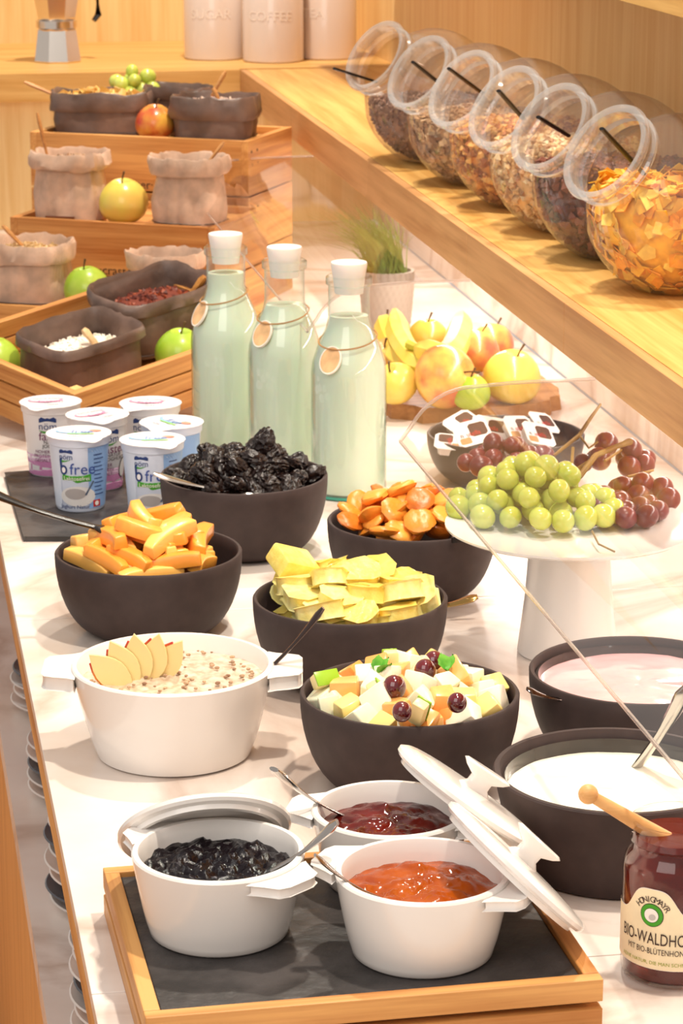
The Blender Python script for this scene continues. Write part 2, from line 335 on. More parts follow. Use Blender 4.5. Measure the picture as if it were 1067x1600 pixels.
def lid(loc, rot, r, label):
    e = empty('pot_lid', loc, 0, label, 'lid', 'white lids leaning beside the pots', rot)
    MB().lathe([(0, 0.006), (r*0.6, 0.005), (r*0.94, 0.003), (r, 0.0008), (r, -0.002), (r*0.97, -0.004), (r*0.9, -0.0045), (r*0.89, -0.008), (r*0.84, -0.008), (r*0.82, -0.001), (0, 0.001)], 64).build('disc', WHITE, e)
    m = MB(); v = []; f = []
    for i, (z, wx, wy) in enumerate([(0.0045, 0.015, 0.006), (0.010, 0.009, 0.0045), (0.015, 0.009, 0.0045), (0.019, 0.017, 0.006), (0.0225, 0.021, 0.0075), (0.024, 0.019, 0.006)]):
        for k in range(16):
            a = 2*PI*k/16; v.append((wx*math.copysign(abs(math.cos(a))**0.6, math.cos(a)), wy*math.copysign(abs(math.sin(a))**0.6, math.sin(a)), z))
        if i: f += [((i-1)*16+k, (i-1)*16+(k+1) % 16, i*16+(k+1) % 16, i*16+k) for k in range(16)]
    f.append(tuple(range(80, 96))); m.add(v, f).build('knob', WHITE, e)
lid((PA.x, 1.794, 0.077), (R(-45), 0, 0), 0.0625, 'white pot lid leaning from behind on the blueberry jam pot')
lid((0.4165, 1.664, 0.0885), (0, R(45.5), R(6)), 0.0625, 'white pot lid leaning on the apricot jam pot')
lid((0.4110, 1.786, 0.0930), (0, R(37), R(6)), 0.0625, 'white pot lid leaning on the red jam pot')
# slate tray in an oak slat frame
def tray():
    x0, x1, y0, y1, h = 0.150, 0.4555, 1.583, 1.838, 0.0365
    e = empty('tray', ((x0+x1)/2, (y0+y1)/2, 0), R(1.0), 'slate-topped tray in a low oak slat frame under the jam pots', 'tray')
    hx, hy = (x1-x0)/2, (y1-y0)/2; t = 0.011
    for z0, z1 in ((0.0, 0.0155), (0.0205, h)):
        for s in (-1, 1):
            MB().box((-hx, s*hy - (t if s > 0 else 0), z0), (hx, s*hy + (t if s < 0 else 0), z1)).build('slat', OAKX, e, False, 0.0008)
            MB().box((s*hx - (t if s > 0 else 0), -hy + t + 0.0003, z0), (s*hx + (t if s < 0 else 0), hy - t - 0.0003, z1)).build('slat', OAKY, e, False, 0.0008)
    MB().box((-hx+t+0.0005, -hy+t+0.0005, 0.012), (hx-t-0.0005, hy-t-0.0005, 0.0328)).build('slate', SLATE, e, False, 0.0012)
    MB().box((-hx+t, -hy+t, 0.003), (hx-t, hy-t, 0.0115)).build('frame_core', mat('dark_core', (60, 40, 28), 0.8), e, False)
tray()
# fillings
def filling(name, c, r, z, m, label, cat, amp=0.003, fs=60, dome=0.0, seg=56, rings=14, skirt=0.02, ridged=False, rk=0.8):
    v = []; f = []; b = MB()
    for i in range(rings + 1):
        q = r * i / rings
        for k in range(seg):
            a = 2*PI*k/seg; x, y = q*math.cos(a), q*math.sin(a)
            n = noise.fractal(Vector((x*fs + c.x*50, y*fs, 1.7)), 0.8, 2.0, 4)
            n = (1 - abs(n)*2) if ridged else n
            v.append((x, y, z + dome*(1-(q/r)**2) + amp*n*(1 - 0.5*(q/r)**4)))
    for i in range(rings):
        for k in range(seg):
            j = (k+1) % seg; f.append((i*seg+k, i*seg+j, (i+1)*seg+j, (i+1)*seg+k))
    base = len(v)
    v += [(x*rk, y*rk, z - skirt) for x, y, _ in v[rings*seg:(rings+1)*seg]]
    f += [(rings*seg+k, rings*seg+(k+1) % seg, base+(k+1) % seg, base+k) for k in range(seg)] + [tuple(range(base+seg-1, base-1, -1))]
    o = b.add(v, f).build(name, m); o.location = (c.x, c.y, c.z); tag(o, label, cat); return o
JB = mat('jam_blueberry', (14, 6, 12), 0.12, spec=0.35, bump=0.4, bscale=180); JR = mat('jam_red', (66, 10, 5), 0.10, spec=0.45, rgb2=(104, 22, 10), noise_scale=50)
JO = mat('jam_apricot', (140, 54, 4), 0.10, spec=0.45, rgb2=(170, 78, 8), noise_scale=45)
filling('blueberry_jam', PA, 0.0545, 0.046, JB, 'glossy blueberry jam with whole berries in the white pot', 'jam', 0.006, 90, 0.006, 72, 30)
filling('red_jam', PC, 0.0515, 0.042, JR, 'glossy dark red berry jam in the white pot', 'jam', 0.004, 50, 0.003, 72, 26)
filling('apricot_jam', PB, 0.0545, 0.044, JO, 'glossy orange apricot jam in the white pot', 'jam', 0.0045, 50, 0.005, 72, 26)
filling('muesli', CAS, 0.0795, 0.066, mat('muesli', (226, 206, 184), 0.4, rgb2=(190, 164, 138), noise_scale=130, coat=0.3), 'creamy bircher muesli in the white casserole', 'muesli', 0.003, 70, 0.004, 72, 26)
filling('pink_yogurt', BK, 0.084, 0.066, mat('yogurt_pink', (230, 186, 186), 0.2, rgb2=(216, 166, 168), noise_scale=18, coat=0.4), 'pale pink fruit yogurt in the dark bowl', 'yogurt', 0.0016, 28, 0.001, 64, 18)
filling('white_yogurt', BW, 0.086, 0.060, mat('yogurt_white', (248, 244, 226), 0.18, coat=0.4), 'plain white yogurt in the straight-sided dark bowl', 'yogurt', 0.0014, 26, 0.001, 64, 18)
bits = MB(); rnd = random.Random(3)
for i in range(110):
    q = 0.072*math.sqrt(rnd.random()); a = rnd.random()*2*PI; s = rnd.uniform(0.0012, 0.0026)
    bits.sphere((q*math.cos(a), q*math.sin(a), 0.069 + 0.003*(1-(q/0.08)**2)), (s, s*rnd.uniform(0.5, 1), s*0.6), 6, 4)
o = bits.build('muesli_grains', mat('muesli_bits', (140, 104, 80), 0.6, rgb2=(206, 172, 136), noise_scale=90)); o.location = CAS; tag(o, 'small brown grains and raisin bits scattered on the creamy muesli', 'grains', None, 'stuff')
# apple fan in the muesli
af = mat('apple_flesh', (246, 224, 160), 0.35, sss=0.1); sk = mat('apple_skin_red', (190, 50, 40), 0.3, rgb2=(220, 150, 60), noise_scale=30)
for i in range(5):
    a = R(-62 + i*26); m = MB(); n = 9; v = []; L = 0.030
    arc = [(-0.012 + 0.012*math.cos(t)*1.0 - 0.004, L*(j/(n-1))) for j, t in enumerate([PI*k/(n-1) - PI/2 for k in range(n)])]
    pts = [(-0.0125*math.sin(PI*j/(n-1)), L*1.75*j/(n-1)) for j in range(n)] + [(0.0125*math.sin(PI*j/(n-1)), L*1.75*j/(n-1)) for j in range(n-2, 0, -1)]
    k = len(pts); v = [(x, 0.0012, y) for x, y in pts] + [(x, -0.0012, y) for x, y in pts]
    m.add(v, [tuple(range(k)), tuple(range(2*k-1, k-1, -1))] + [(q, (q+1) % k, k+(q+1) % k, k+q) for q in range(k)])
    e = empty('apple_slice', CAS + Vector((-0.034 + i*0.0035, -0.012 + i*0.0035, 0.060)), 0, '%s apple slice of the fan standing in the muesli' % ('first leaning', 'second', 'middle upright', 'fourth', 'last')[i], 'apple slice', 'apple slices fanned in the muesli', (R(8), R(-46 + i*20), R(-10)))
    m.build('flesh', af, e, False)
    MB().tube([(x - 0.0006, 0, y) for x, y in pts[1:n-1]], 0.0013, 6).build('peel', sk, e)
# cutlery
def spoon(p0, p1, label, m=STEEL, w=0.006, name='spoon', bowl=True, end=0.009, group=None, thick=0.35, cat='spoon'):
    p0, p1 = Vector(p0), Vector(p1); n = 12; e = empty(name, p0, 0, label, cat, group)
    d = p1 - p0; pts = []; rad = []
    for i in range(n+1):
        t = i/n; pts.append(d*t + Vector((0, 0, -0.006*math.sin(PI*t)*0.6))); rad.append(end*0.5*(1 - min(1, t*2.2))**0.8*0.9 + w*0.5 if t < 0.45 else w*0.5)
    rad[0] *= 0.55
    MB().tube(pts, rad, 10, thick).build('handle', m, e)
    if bowl:
        dn = d.normalized(); q = dn.to_track_quat('X', 'Z').to_matrix().to_4x4()
        MB().sphere((0, 0, 0), (0.020, 0.013, 0.004), 16, 8, Matrix.Translation(d + dn*0.016) @ q).build('spoon_bowl', m, e)
    return e
def Q(px, py, c, dz=0.0):                          # pixel seen on the vertical plane through c facing the camera
    d = ray(px, py); n = Vector((math.sin(YAW), math.cos(YAW), 0)); t = c.dot(n) / d.dot(n); return Vector((d.x*t, d.y*t, CAMH + d.z*t))
def off(v, dx=0, dy=0, dz=0): return Vector((v.x+dx, v.y+dy, v.z+dz))
pa = off(PA, 0, -0.01); spoon(Q(527, 1284, pa), P(418, 1362, 0.081), 'steel spoon standing in the blueberry jam', end=0.014, bowl=False)
pc = off(PC, 0, -0.02); spoon(Q(428, 1202, pc), P(536, 1274, 0.075), 'steel spoon resting in the red jam', end=0.014, bowl=False)
pb = off(PB, -0.02, -0.02); spoon(Q(492, 1336, pb), P(594, 1403, 0.079), 'steel spoon with handle over the rim of the apricot jam pot', w=0.004, end=0.008, bowl=False)
spoon(Q(505, 950, off(CAS, 0.04, 0)), P(408, 1056, 0.068), 'dark steel serving spoon standing in the muesli', mat('dark_steel', (92, 78, 74), 0.15, metal=1), 0.006, end=0.007, thick=0.5, bowl=False)
spoon(Q(240, 740, off(BP, -0.0, -0.075)), Q(400, 772, off(BP, 0, -0.070)), 'steel serving spoon lying along the rim of the prune bowl', STEEL, 0.008, end=0.010)
spoon(Q(-40, 758, off(BM, -0.05, 0)), Q(150, 824, off(BM, -0.03, 0.0)), 'black handled serving spoon in the melon bowl', BLACKP, 0.0085, end=0.009, thick=0.6)
spoon(Q(746, 932, off(BI, 0.06, -0.01)), Q(640, 950, off(BI, 0.04, -0.01)), 'steel serving spoon with its handle over the rim of the pineapple bowl', mat('gold_steel', (176, 140, 80), 0.15, metal=1), 0.009, end=0.011)
spoon(Q(823, 1076, off(BK, -0.05, -0.05)), Q(900, 1092, off(BK, -0.05, -0.05)), 'steel spoon with its tip over the rim of the pink yogurt bowl', mat('dark_steel', (92, 78, 74), 0.15, metal=1), 0.006, bowl=False)
spoon(Q(1078, 1070, off(BW, 0, 0.0)), P(990, 1204, 0.056), 'steel ladle standing in the plain white yogurt', STEEL, 0.010, end=0.011, thick=0.6, bowl=False, name='ladle', cat='ladle')
ap = P(722, 842, 0.080); o = MB().box((-0.011, -0.002, -0.003), (0.013, 0.002, 0.004)).build('tongs_end', BLACKP, None, False, 0.001); o.location = ap; o.rotation_euler = (0, R(-6), 0); tag(o, 'black serving tool end on the rim of the apricot bowl', 'tongs')

# ------------------------------------------------------------------ fruit piles
def blob(seed, rx, ry, rz, amp, fs, seg=12, rings=8, ridged=False):
    def fn(p):
        n = noise.fractal(p*fs + Vector((seed*7.3, seed, 0)), 0.9, 2.0, 3); n = -abs(n) if ridged else n
        return p * (1 + amp*n)
    m = MB().sphere((0, 0, 0), 1, seg, rings, None, fn); m.v = [(x*rx, y*ry, z*rz) for x, y, z in m.v]; return m
def poisson(rmax, sp, rn, tries=600):
    pts = []
    for _ in range(tries):
        q = rmax*math.sqrt(rn.random()); a = rn.random()*2*PI; p = (q*math.cos(a), q*math.sin(a))
        if all((p[0]-o[0])**2 + (p[1]-o[1])**2 > sp*sp for o in pts): pts.append(p)
    return pts
def pile(c, z, rmax, peak, meshes, layers, sp, dz, tilt, name, label, cat, group, seed=1, scale=(0.9, 1.1), peakpow=2, lie=True, cx=0, cy=0, tang=False):
    rn = random.Random(seed); n = 0
    for L in range(layers):
        for x, y in poisson(rmax*(1 - 0.13*L), sp, rn):
            q = math.hypot(x - cx, y - cy)/rmax
            zz = z + peak*max(0, 1 - q**peakpow) - L*dz + rn.uniform(-0.3, 0.3)*dz
            rot = (rn.uniform(-tilt, tilt), rn.uniform(-tilt, tilt), rn.uniform(0, 2*PI))
            if tang and q > 0.45: rot = (rot[0], rot[1]*0.6, math.atan2(y, x) + PI/2 + rn.uniform(-0.5, 0.5))
            if not lie: rot = tuple(rn.uniform(0, 2*PI) for _ in range(3))
            s = rn.uniform(*scale); o = inst(name, meshes[n % len(meshes)] if n < len(meshes) else rn.choice(meshes), None, (c.x+x, c.y+y, zz), rot, (s, s, s)); n += 1
            tag(o, label or 'cube of %s in the fruit salad bowl' % SALAD[o.data.name], cat, group)
PRUNE = mat('prune', (26, 13, 10), 0.26, spec=0.5, bump=1.0, bscale=120)
pile(BP, 0.083, 0.075, 0.026, [blob(i, 0.0175, 0.0135, 0.0098, 0.42, 2.8, 26, 18, True).mesh('prune', PRUNE) for i in range(6)], 3, 0.0205, 0.010, 0.7, 'prune', 'wrinkled black prune in the heap in the dark bowl', 'prune', 'prunes heaped in the bowl', 11)
o = inst('prune', bpy.data.meshes['prune'], None, (BP.x+0.022, BP.y, 0.120), (0.3, -1.1, 0.4)); tag(o, 'wrinkled black prune in the heap in the dark bowl', 'prune', 'prunes heaped in the bowl')
APR = [mat('apricot_a', (226, 138, 44), 0.35, coat=0.2, sss=0.1, bump=0.3, bscale=120), mat('apricot_b', (206, 110, 30), 0.35, coat=0.2, sss=0.1, bump=0.3, bscale=120), mat('apricot_c', (240, 158, 60), 0.35, coat=0.2, bump=0.3, bscale=120)]
def dried(seed):
    m = blob(seed, 0.0165, 0.0145, 0.0062, 0.18, 1.3, 18, 10); m.v = [(x, y, z - 0.002*math.exp(-(x*x+y*y)/0.00005)*(1 if z > 0 else 0)) for x, y, z in m.v]; return m
pile(BA, 0.080, 0.069, 0.030, [dried(i).mesh('dried_apricot', APR[i % 3]) for i in range(6)], 3, 0.0215, 0.010, 0.75, 'dried_apricot', 'soft orange dried apricot in the heap in the dark bowl', 'apricot', 'dried apricots heaped in the bowl', 5)
def wedge(L, w, h, seed, bend=0.004):
    rn = random.Random(seed); m = MB(); n = 6; v = []; f = []
    for i in range(n+1):
        t = i/n - 0.5; k = 1 - 0.25*abs(2*t)**3; b = bend*(1 - 4*t*t)
        v += [(L*t, -w/2*k + b, -h/2), (L*t, w/2*k + b, -h/2), (L*t, w*0.36*k + b, h/2*k), (L*t, -w*0.36*k + b, h/2*k)]
        if i:
            for q in range(4): f.append(((i-1)*4+q, (i-1)*4+(q+1) % 4, i*4+(q+1) % 4, i*4+q))
    f += [(3, 2, 1, 0), (n*4, n*4+1, n*4+2, n*4+3)]
    return m.add(v, f)
MEL = [mat('melon_a', (250, 172, 72), 0.28, sss=0.15, coat=0.2, noise_amt=0.05), mat('melon_b', (246, 156, 58), 0.28, sss=0.15, coat=0.2), mat('melon_c', (252, 188, 96), 0.28, sss=0.15, coat=0.2)]
pile(BM, 0.076, 0.064, 0.040, [wedge(0.048 + 0.007*(i % 3), 0.019, 0.0135, i, 0.005).mesh('melon_stick', MEL[i % 3], True, 0.0015) for i in range(6)], 3, 0.0205, 0.012, 0.36, 'melon_stick', 'orange cantaloupe melon stick in the heap in the dark bowl', 'melon stick', 'melon sticks heaped in the bowl', 21, tang=True)
def pine(seed, a=0.022, b=0.0145, h=0.015):
    rn = random.Random(seed); n = 7; pts = [(-a, 0), (-a*0.8, -b*0.6)] + [(a*math.cos(t)*1.0, b*math.sin(t)*1.25) for t in [R(-70 + 140*i/(n-1)) for i in range(n)]] + [(-a*0.8, b*0.6)]
    k = len(pts); v = [(x*rn.uniform(.93, 1.07), y*rn.uniform(.9, 1.1), h/2 + rn.uniform(-.001, .001)) for x, y in pts] + [(x, y, -h/2) for x, y in pts]
    return MB().add(v, [tuple(range(k)), tuple(range(2*k-1, k-1, -1))] + [(q, (q+1) % k, k+(q+1) % k, k+q) for q in range(k)])
PIN = [mat('pineapple_a', (240, 220, 122), 0.3, sss=0.15, rgb2=(232, 204, 92), noise_scale=90, bump=0.3, bscale=150), mat('pineapple_b', (244, 230, 156), 0.3, sss=0.15, rgb2=(236, 214, 116), noise_scale=80, bump=0.3, bscale=150)]
pile(BI, 0.080, 0.066, 0.020, [pine(i).mesh('pineapple_piece', PIN[i % 2], True, 0.0018) for i in range(6)], 3, 0.0235, 0.011, 0.5, 'pineapple_piece', 'yellow pineapple piece in the heap in the dark bowl', 'pineapple', 'pineapple pieces heaped in the bowl', 31, tang=True)
o = inst('pineapple_piece', MB().box((-0.022, -0.016, -0.010), (0.020, 0.016, 0.010)).mesh('pineapple_block', PIN[0], True, 0.003), None, (BI.x-0.045, BI.y+0.045, 0.102), (0.45, 0.35, 0.5)); tag(o, 'thick yellow pineapple block on top of the pineapple heap', 'pineapple', 'pineapple pieces heaped in the bowl')
# fruit salad
CUB = []; SALAD = {}
for i, (c_, r_) in enumerate([((244, 236, 214), .11), ((240, 230, 200), .105), ((244, 180, 104), .11), ((236, 162, 84), .1), ((236, 212, 130), .1), ((238, 234, 200), .1)]):
    rn = random.Random(i); m = MB().box((-0.0105, -0.010, -0.009), (0.0105, 0.010, 0.009)); m.v = [(x*rn.uniform(.75, 1.2), y*rn.uniform(.75, 1.2), z*rn.uniform(.75, 1.2)) for x, y, z in m.v]
    CUB.append(m.mesh('fruit_cube', mat('salad_%d' % i, c_, 0.25, sss=0.15, coat=0.3, noise_amt=0.03), True, 0.0016)); SALAD[CUB[-1].name] = ('whitish honeydew melon', 'cream-coloured pear', 'light orange melon', 'deep orange melon', 'yellow pineapple', 'pale peeled apple')[i]
pile(BS, 0.076, 0.073, 0.016, CUB, 3, 0.0185, 0.011, 3, 'fruit_cube', None, 'fruit cube', 'cut fruit in the salad bowl', 41)
GSK = mat('green_skin', (150, 190, 50), 0.25, coat=0.3)
for i, (px, py) in enumerate([(508, 1062), (590, 1078), (655, 1112), (610, 1036)]):
    p = P(px, py, 0.092); e = empty('apple_piece', p, 0, 'apple piece with green peel in the fruit salad', 'apple piece', 'green apple pieces in the salad', (R(50), R(30*i), R(40*i + 20)))
    MB().box((-0.011, -0.006, -0.006), (0.011, 0.006, 0.004)).build('flesh', MT['apple_flesh'], e, True, 0.002); MB().box((-0.011, -0.0065, 0.004), (0.011, 0.0065, 0.0058)).build('peel', GSK, e, True, 0.0008)
RG = mat('red_grape_wet', (110, 14, 22), 0.08, coat=1, sss=0.1, rgb2=(70, 8, 20), noise_scale=60)
for px, py, r in [(616, 1074, 0.0098), (664, 1047, 0.009), (678, 1034, 0.009), (714, 1098, 0.0080), (628, 1112, 0.008)]:
    o = MB().sphere((0, 0, 0), (r, r, r*1.05), 20, 12).build('red_grape', RG); o.location = P(px, py, 0.098); tag(o, 'single shiny red grape on the fruit salad', 'grape', 'loose red grapes on the salad')
MINT = mat('mint', (64, 140, 40), 0.4, rgb2=(110, 176, 60), noise_scale=120)
def leaf(L=0.016, w=0.0065):
    m = MB(); n = 8; v = []; f = []
    for i in range(n+1):
        t = i/n; ww = w*math.sin(PI*t**0.8)*(1 + 0.12*(i % 2)); v += [(L*t, -ww, 0.002*math.sin(3*t)), (L*t, 0, -0.002 + 0.004*t), (L*t, ww, 0.002*math.sin(3*t))]
        if i: f += [(3*i-3, 3*i-2, 3*i+1, 3*i), (3*i-2, 3*i-1, 3*i+2, 3*i+1)]
    return m.add(v, f)
for px, py, rz, n in [(590, 1052, 20, 3), (699, 1047, 110, 2)]:
    e = empty('mint_sprig', P(px, py, 0.1), 0, ('mint sprig beside the red grapes on the fruit salad' if rz == 20 else 'upright mint leaves at the right of the fruit salad'), 'mint')
    for i in range(n): l = leaf().build('leaf', MINT, e); l.rotation_euler = (R(25*(i-1)), R(-35 - 10*i), R(rz + 55*(i-1)))

# ------------------------------------------------------------------ cake stand and grapes
e = empty('cake_stand', (0.6413, 2.3786, 0), 0, 'white porcelain cake stand with tall round foot under the grapes', 'cake stand'); CS = Vector((0.6413, 2.3786, 0))
MB().lathe([(0, 0), (0.046, 0), (0.048, 0.002), (0.0475, 0.006), (0.0415, 0.06), (0.0385, 0.105), (0.042, 0.114), (0, 0.114)], 56).build('foot', WHITE, e)
MB().lathe([(0, 0.1135), (0.05, 0.1140), (0.09, 0.1175), (0.113, 0.1225), (0.1185, 0.1255), (0.1185, 0.1275), (0.112, 0.1265), (0.09, 0.1225), (0.05, 0.119), (0, 0.1185)], 80).build('plate', WHITE, e)
GG = mat('grape_green', (178, 190, 74), 0.22, sss=0.25, coat=0.3, rgb2=(196, 206, 104), noise_scale=30); GR = mat('grape_red', (118, 46, 52), 0.3, sss=0.2, coat=0.2, rgb2=(92, 26, 40), noise_scale=40)
STEM = mat('grape_stem', (160, 128, 66), 0.6, rgb2=(130, 96, 44), noise_scale=60)
def bunch(label, centres, n, r, m, seed, stems, name='grape_bunch', zf=0.1225, squash=1.0, seg=16):
    rn = random.Random(seed); c0 = centres[0][0]; e = empty(name, (c0[0], c0[1], zf), 0, label, 'grapes'); me = MB().sphere((0, 0, 0), (r, r, r*1.08), seg, 10).mesh('grape', m); pts = []
    tries = 0
    while len(pts) < n and tries < 9000:
        tries += 1; c, R3 = centres[rn.randrange(len(centres))]
        d = Vector((rn.gauss(0, 1), rn.gauss(0, 1), abs(rn.gauss(0, 1))*squash)).normalized(); k = rn.choice((1, 1, 1, 0.75))
        p = Vector((c[0] + d.x*R3[0]*k, c[1] + d.y*R3[1]*k, max(zf + r, c[2] + d.z*R3[2]*k)))
        if all((p-q).length > 1.68*r for q in pts): pts.append(p)
    for p in pts:
        s = rn.uniform(0.85, 1.1); inst('grape', me, e, p - e.location, (rn.uniform(0, 3), rn.uniform(0, 3), 0), (s, s, s))
    for path, rad in stems: MB().tube([Vector(q) - e.location for q in path], rad, 8).build('stem', STEM, e)
    return e
Z = 0.121
g0 = P(835, 800, Z)
bunch('bunch of green grapes lying on the cake stand', [((g0.x-0.005, g0.y-0.02, Z), (0.060, 0.066, 0.052)), ((g0.x-0.042, g0.y-0.015, Z), (0.040, 0.05, 0.028)), ((g0.x+0.035, g0.y-0.03, Z), (0.034, 0.05, 0.032))], 120, 0.0118, GG, 4,
      [([P(905, 745, 0.155), P(930, 712, 0.172), P(962, 698, 0.175), P(985, 690, 0.176)], [0.003, 0.003, 0.0026, 0.0034]), ([P(895, 700, 0.176), P(893, 730, 0.165), P(888, 745, 0.15)], 0.0016), ([P(860, 760, 0.14), P(930, 715, 0.17)], 0.002)])
r1 = P(800, 735, Z)
bunch('red grape bunch on the cake stand behind the green grapes near the spread packets', [((r1.x, r1.y+0.008, Z), (0.035, 0.025, 0.030)), ((r1.x-0.035, r1.y-0.012, Z), (0.016, 0.016, 0.012))], 22, 0.0112, GR, 8, [([P(865, 712, 0.15), P(905, 680, 0.168), P(925, 650, 0.176), P(938, 632, 0.178)], [0.0016, 0.0022, 0.0018, 0.0013]), ([P(905, 680, 0.168), P(920, 700, 0.16), P(934, 690, 0.165)], 0.0012)])
r2 = P(950, 742, Z)
bunch('red grape bunch on the cake stand under the long green stem', [((r2.x+0.008, r2.y, Z), (0.034, 0.022, 0.034))], 18, 0.0115, GR, 9, [([P(945, 720, 0.15), P(975, 700, 0.15)], 0.0013)])
r3 = P(985, 800, Z)
bunch('red grape bunch spilling over the bare side of the cake stand', [((r3.x-0.012, r3.y-0.035, Z), (0.03, 0.03, 0.016)), ((r3.x+0.012, r3.y+0.012, Z), (0.035, 0.03, 0.025))], 34, 0.0108, GR, 10, [([P(925, 830, 0.13), P(935, 850, 0.13), P(960, 862, 0.128)], 0.0010), ([P(980, 745, 0.15), P(1020, 735, 0.14)], 0.0013)])

# ------------------------------------------------------------------ bowl of spread packets
NB = dark_bowl(790, 678, 0.094, 'dark slate-look bowl of small foil-lidded spread packets', 0.056, mat('slate_bowl', (62, 58, 58), 0.4, noise_amt=0.15, noise_scale=18, bump=0.25, bscale=30), 0.55)
FOIL = mat('foil_white', (236, 232, 230), 0.25, spec=0.6); TUB = mat('tub_clear', (226, 214, 206), 0.2)
def octo(w, d, c=0.28): return [(-w, -d*(1-c)), (-w*(1-c), -d), (w*(1-c), -d), (w, -d*(1-c)), (w, d*(1-c)), (w*(1-c), d), (-w*(1-c), d), (-w, d*(1-c))]
def prism(m, pts, z0, z1, k=1.0):
    n = len(pts); v = [(x, y, z1) for x, y in pts] + [(x*k, y*k, z0) for x, y in pts]
    return m.add(v, [tuple(range(n)), tuple(range(2*n-1, n-1, -1))] + [(q, (q+1) % n, n+(q+1) % n, n+q) for q in range(n)])
PKT = []
for px, py, z, rot in [(738, 676, 0.074, (46, -8, 14)), (722, 660, 0.070, (24, -14, 34)), (766, 668, 0.074, (38, 8, -16)), (700, 690, 0.058, (5, -10, 75)), (800, 690, 0.058, (12, -14, 64)), (812, 668, 0.078, (48, 8, 32)), (842, 678, 0.074, (44, 16, 26)), (850, 660, 0.072, (40, 14, 40)), (775, 690, 0.05, (6, 0, 100)), (830, 700, 0.05, (6, 4, 140))]:
    e = empty('spread_packet', P(px, py, z), 0, 'small white foil-lidded chocolate spread packet in the dark bowl', 'spread packet', 'spread packets in the dark bowl', tuple(R(a) for a in rot))
    prism(MB(), octo(0.019, 0.0125), -0.011, -0.0005, 0.85).build('tub', TUB, e, False); prism(MB(), octo(0.0225, 0.016), -0.0005, 0.0003).build('foil_lid', FOIL, e, False)
    prism(MB(), [(x + 0.008, y + 0.003) for x, y in octo(0.011, 0.0085)], 0.0003, 0.0006).build('print', INKBR, e, False)
    prism(MB(), [(x - 0.012, y - 0.009) for x, y in octo(0.007, 0.004)], 0.0003, 0.0006).build('print', mat('ink_tan', (190, 140, 90), 0.5), e, False)
    for s, x0, mm in (('n', -0.0145, INKD), ('utella', 0.0005, INKR)): text_on(s, 0.0085, lambda x, y, x0=x0: (x + x0, y - 0.0015, 0.0008), 'lettering', mm, e)

# ------------------------------------------------------------------ fruit board
def apple_mesh(r, seed=0, k=1.0):
    rn = random.Random(seed); prof = []
    for i in range(15):
        a = PI*i/14; rr = math.sin(a)*(1 + 0.10*math.cos(a)); z = -math.cos(a)*0.92*k
        if i == 14: rr = 0; z = 0.62*k
        elif i == 13: z = 0.78*k; rr = 0.17
        elif i == 0: rr = 0; z = -0.80*k
        prof.append((r*rr, r*z))
    return MB().lathe(prof, 24, None, lambda p: Vector((p.x*(1+0.04*math.cos(5*math.atan2(p.y, p.x)+seed)*max(0, -p.z/r)), p.y, p.z)))
def applemat(name, c1, c2, scale=18): return mat(name, c1, 0.28, coat=0.3, rgb2=c2, noise_scale=scale)
AG = applemat('apple_green', (150, 190, 40), (186, 210, 80)); AY = applemat('apple_yellow', (228, 214, 90), (236, 196, 96)); AR = applemat('apple_blush', (236, 206, 100), (214, 104, 76), 22); ARR = applemat('apple_red', (196, 60, 40), (226, 170, 70), 26)
STK = mat('apple_stem', (96, 70, 40), 0.7)
def apple(loc, r, m, label, rot=(0, 0, 0), seed=0, k=1.0, group=None, name='apple', cat='apple'):
    e = empty(name, loc, 0, label, cat, group, tuple(R(a) for a in rot))
    apple_mesh(r, seed, k).build('flesh', m, e); MB().tube([(0, 0, 0.6*r*k), (0.002, 0, 0.9*r*k), (0.006, 0, 1.2*r*k)], [0.0014, 0.0011, 0.0017], 7).build('stem', STK, e)
rn = random.Random(5); pts = []
for i in range(40):
    a = 2*PI*i/40; k = 1 + rn.uniform(-0.05, 0.05); pts.append((0.125*k*math.copysign(abs(math.cos(a))**0.7, math.cos(a)), 0.135*k*math.copysign(abs(math.sin(a))**0.7, math.sin(a))))
o = prism(MB(), pts, 0.0, 0.020, 1.02).build('fruit_board', wood('board_wood', (190, 138, 88), (150, 100, 60), 0), None, False); o.location = (0.775, 3.47, 0); tag(o, 'brown live-edge wooden board under the apples and bananas', 'board')
fg = 'apples on the wooden board'
for px, py, z, r, m, rot, lab in [(618, 598, 0.050, 0.029, AY, (20, -30, 0), 'yellow-green apple on the board beside the milk bottle'), (697, 588, 0.062, 0.042, AR, (50, 60, 10), 'large blushed yellow apple lying on its side at the front of the board'), (800, 588, 0.054, 0.039, AY, (10, 10, 0), 'large pale yellow apple at the outer end of the board'),
        (735, 612, 0.045, 0.026, AG, (0, 0, 0), 'small green apple low between the big apples on the board'), (745, 548, 0.062, 0.032, AR, (-10, 15, 0), 'red-striped apple behind the pale apple'), (770, 535, 0.062, 0.030, AR, (0, 20, 40), 'red-striped apple at the back edge of the board'), (668, 528, 0.060, 0.030, AY, (0, 0, 0), 'yellow apple behind the bananas'), (605, 560, 0.056, 0.030, AR, (30, -20, 0), 'blushed apple behind the milk bottle'), (612, 520, 0.056, 0.028, AR, (0, -20, 0), 'small blushed apple next to the ribbed pot')]:
    apple(P(px, py, z), r, m, lab, rot, int(px), 1.0, fg)
BAN = mat('banana', (246, 214, 84), 0.35, rgb2=(238, 222, 120), noise_scale=22); BTIP = mat('banana_tip', (90, 66, 34), 0.7)
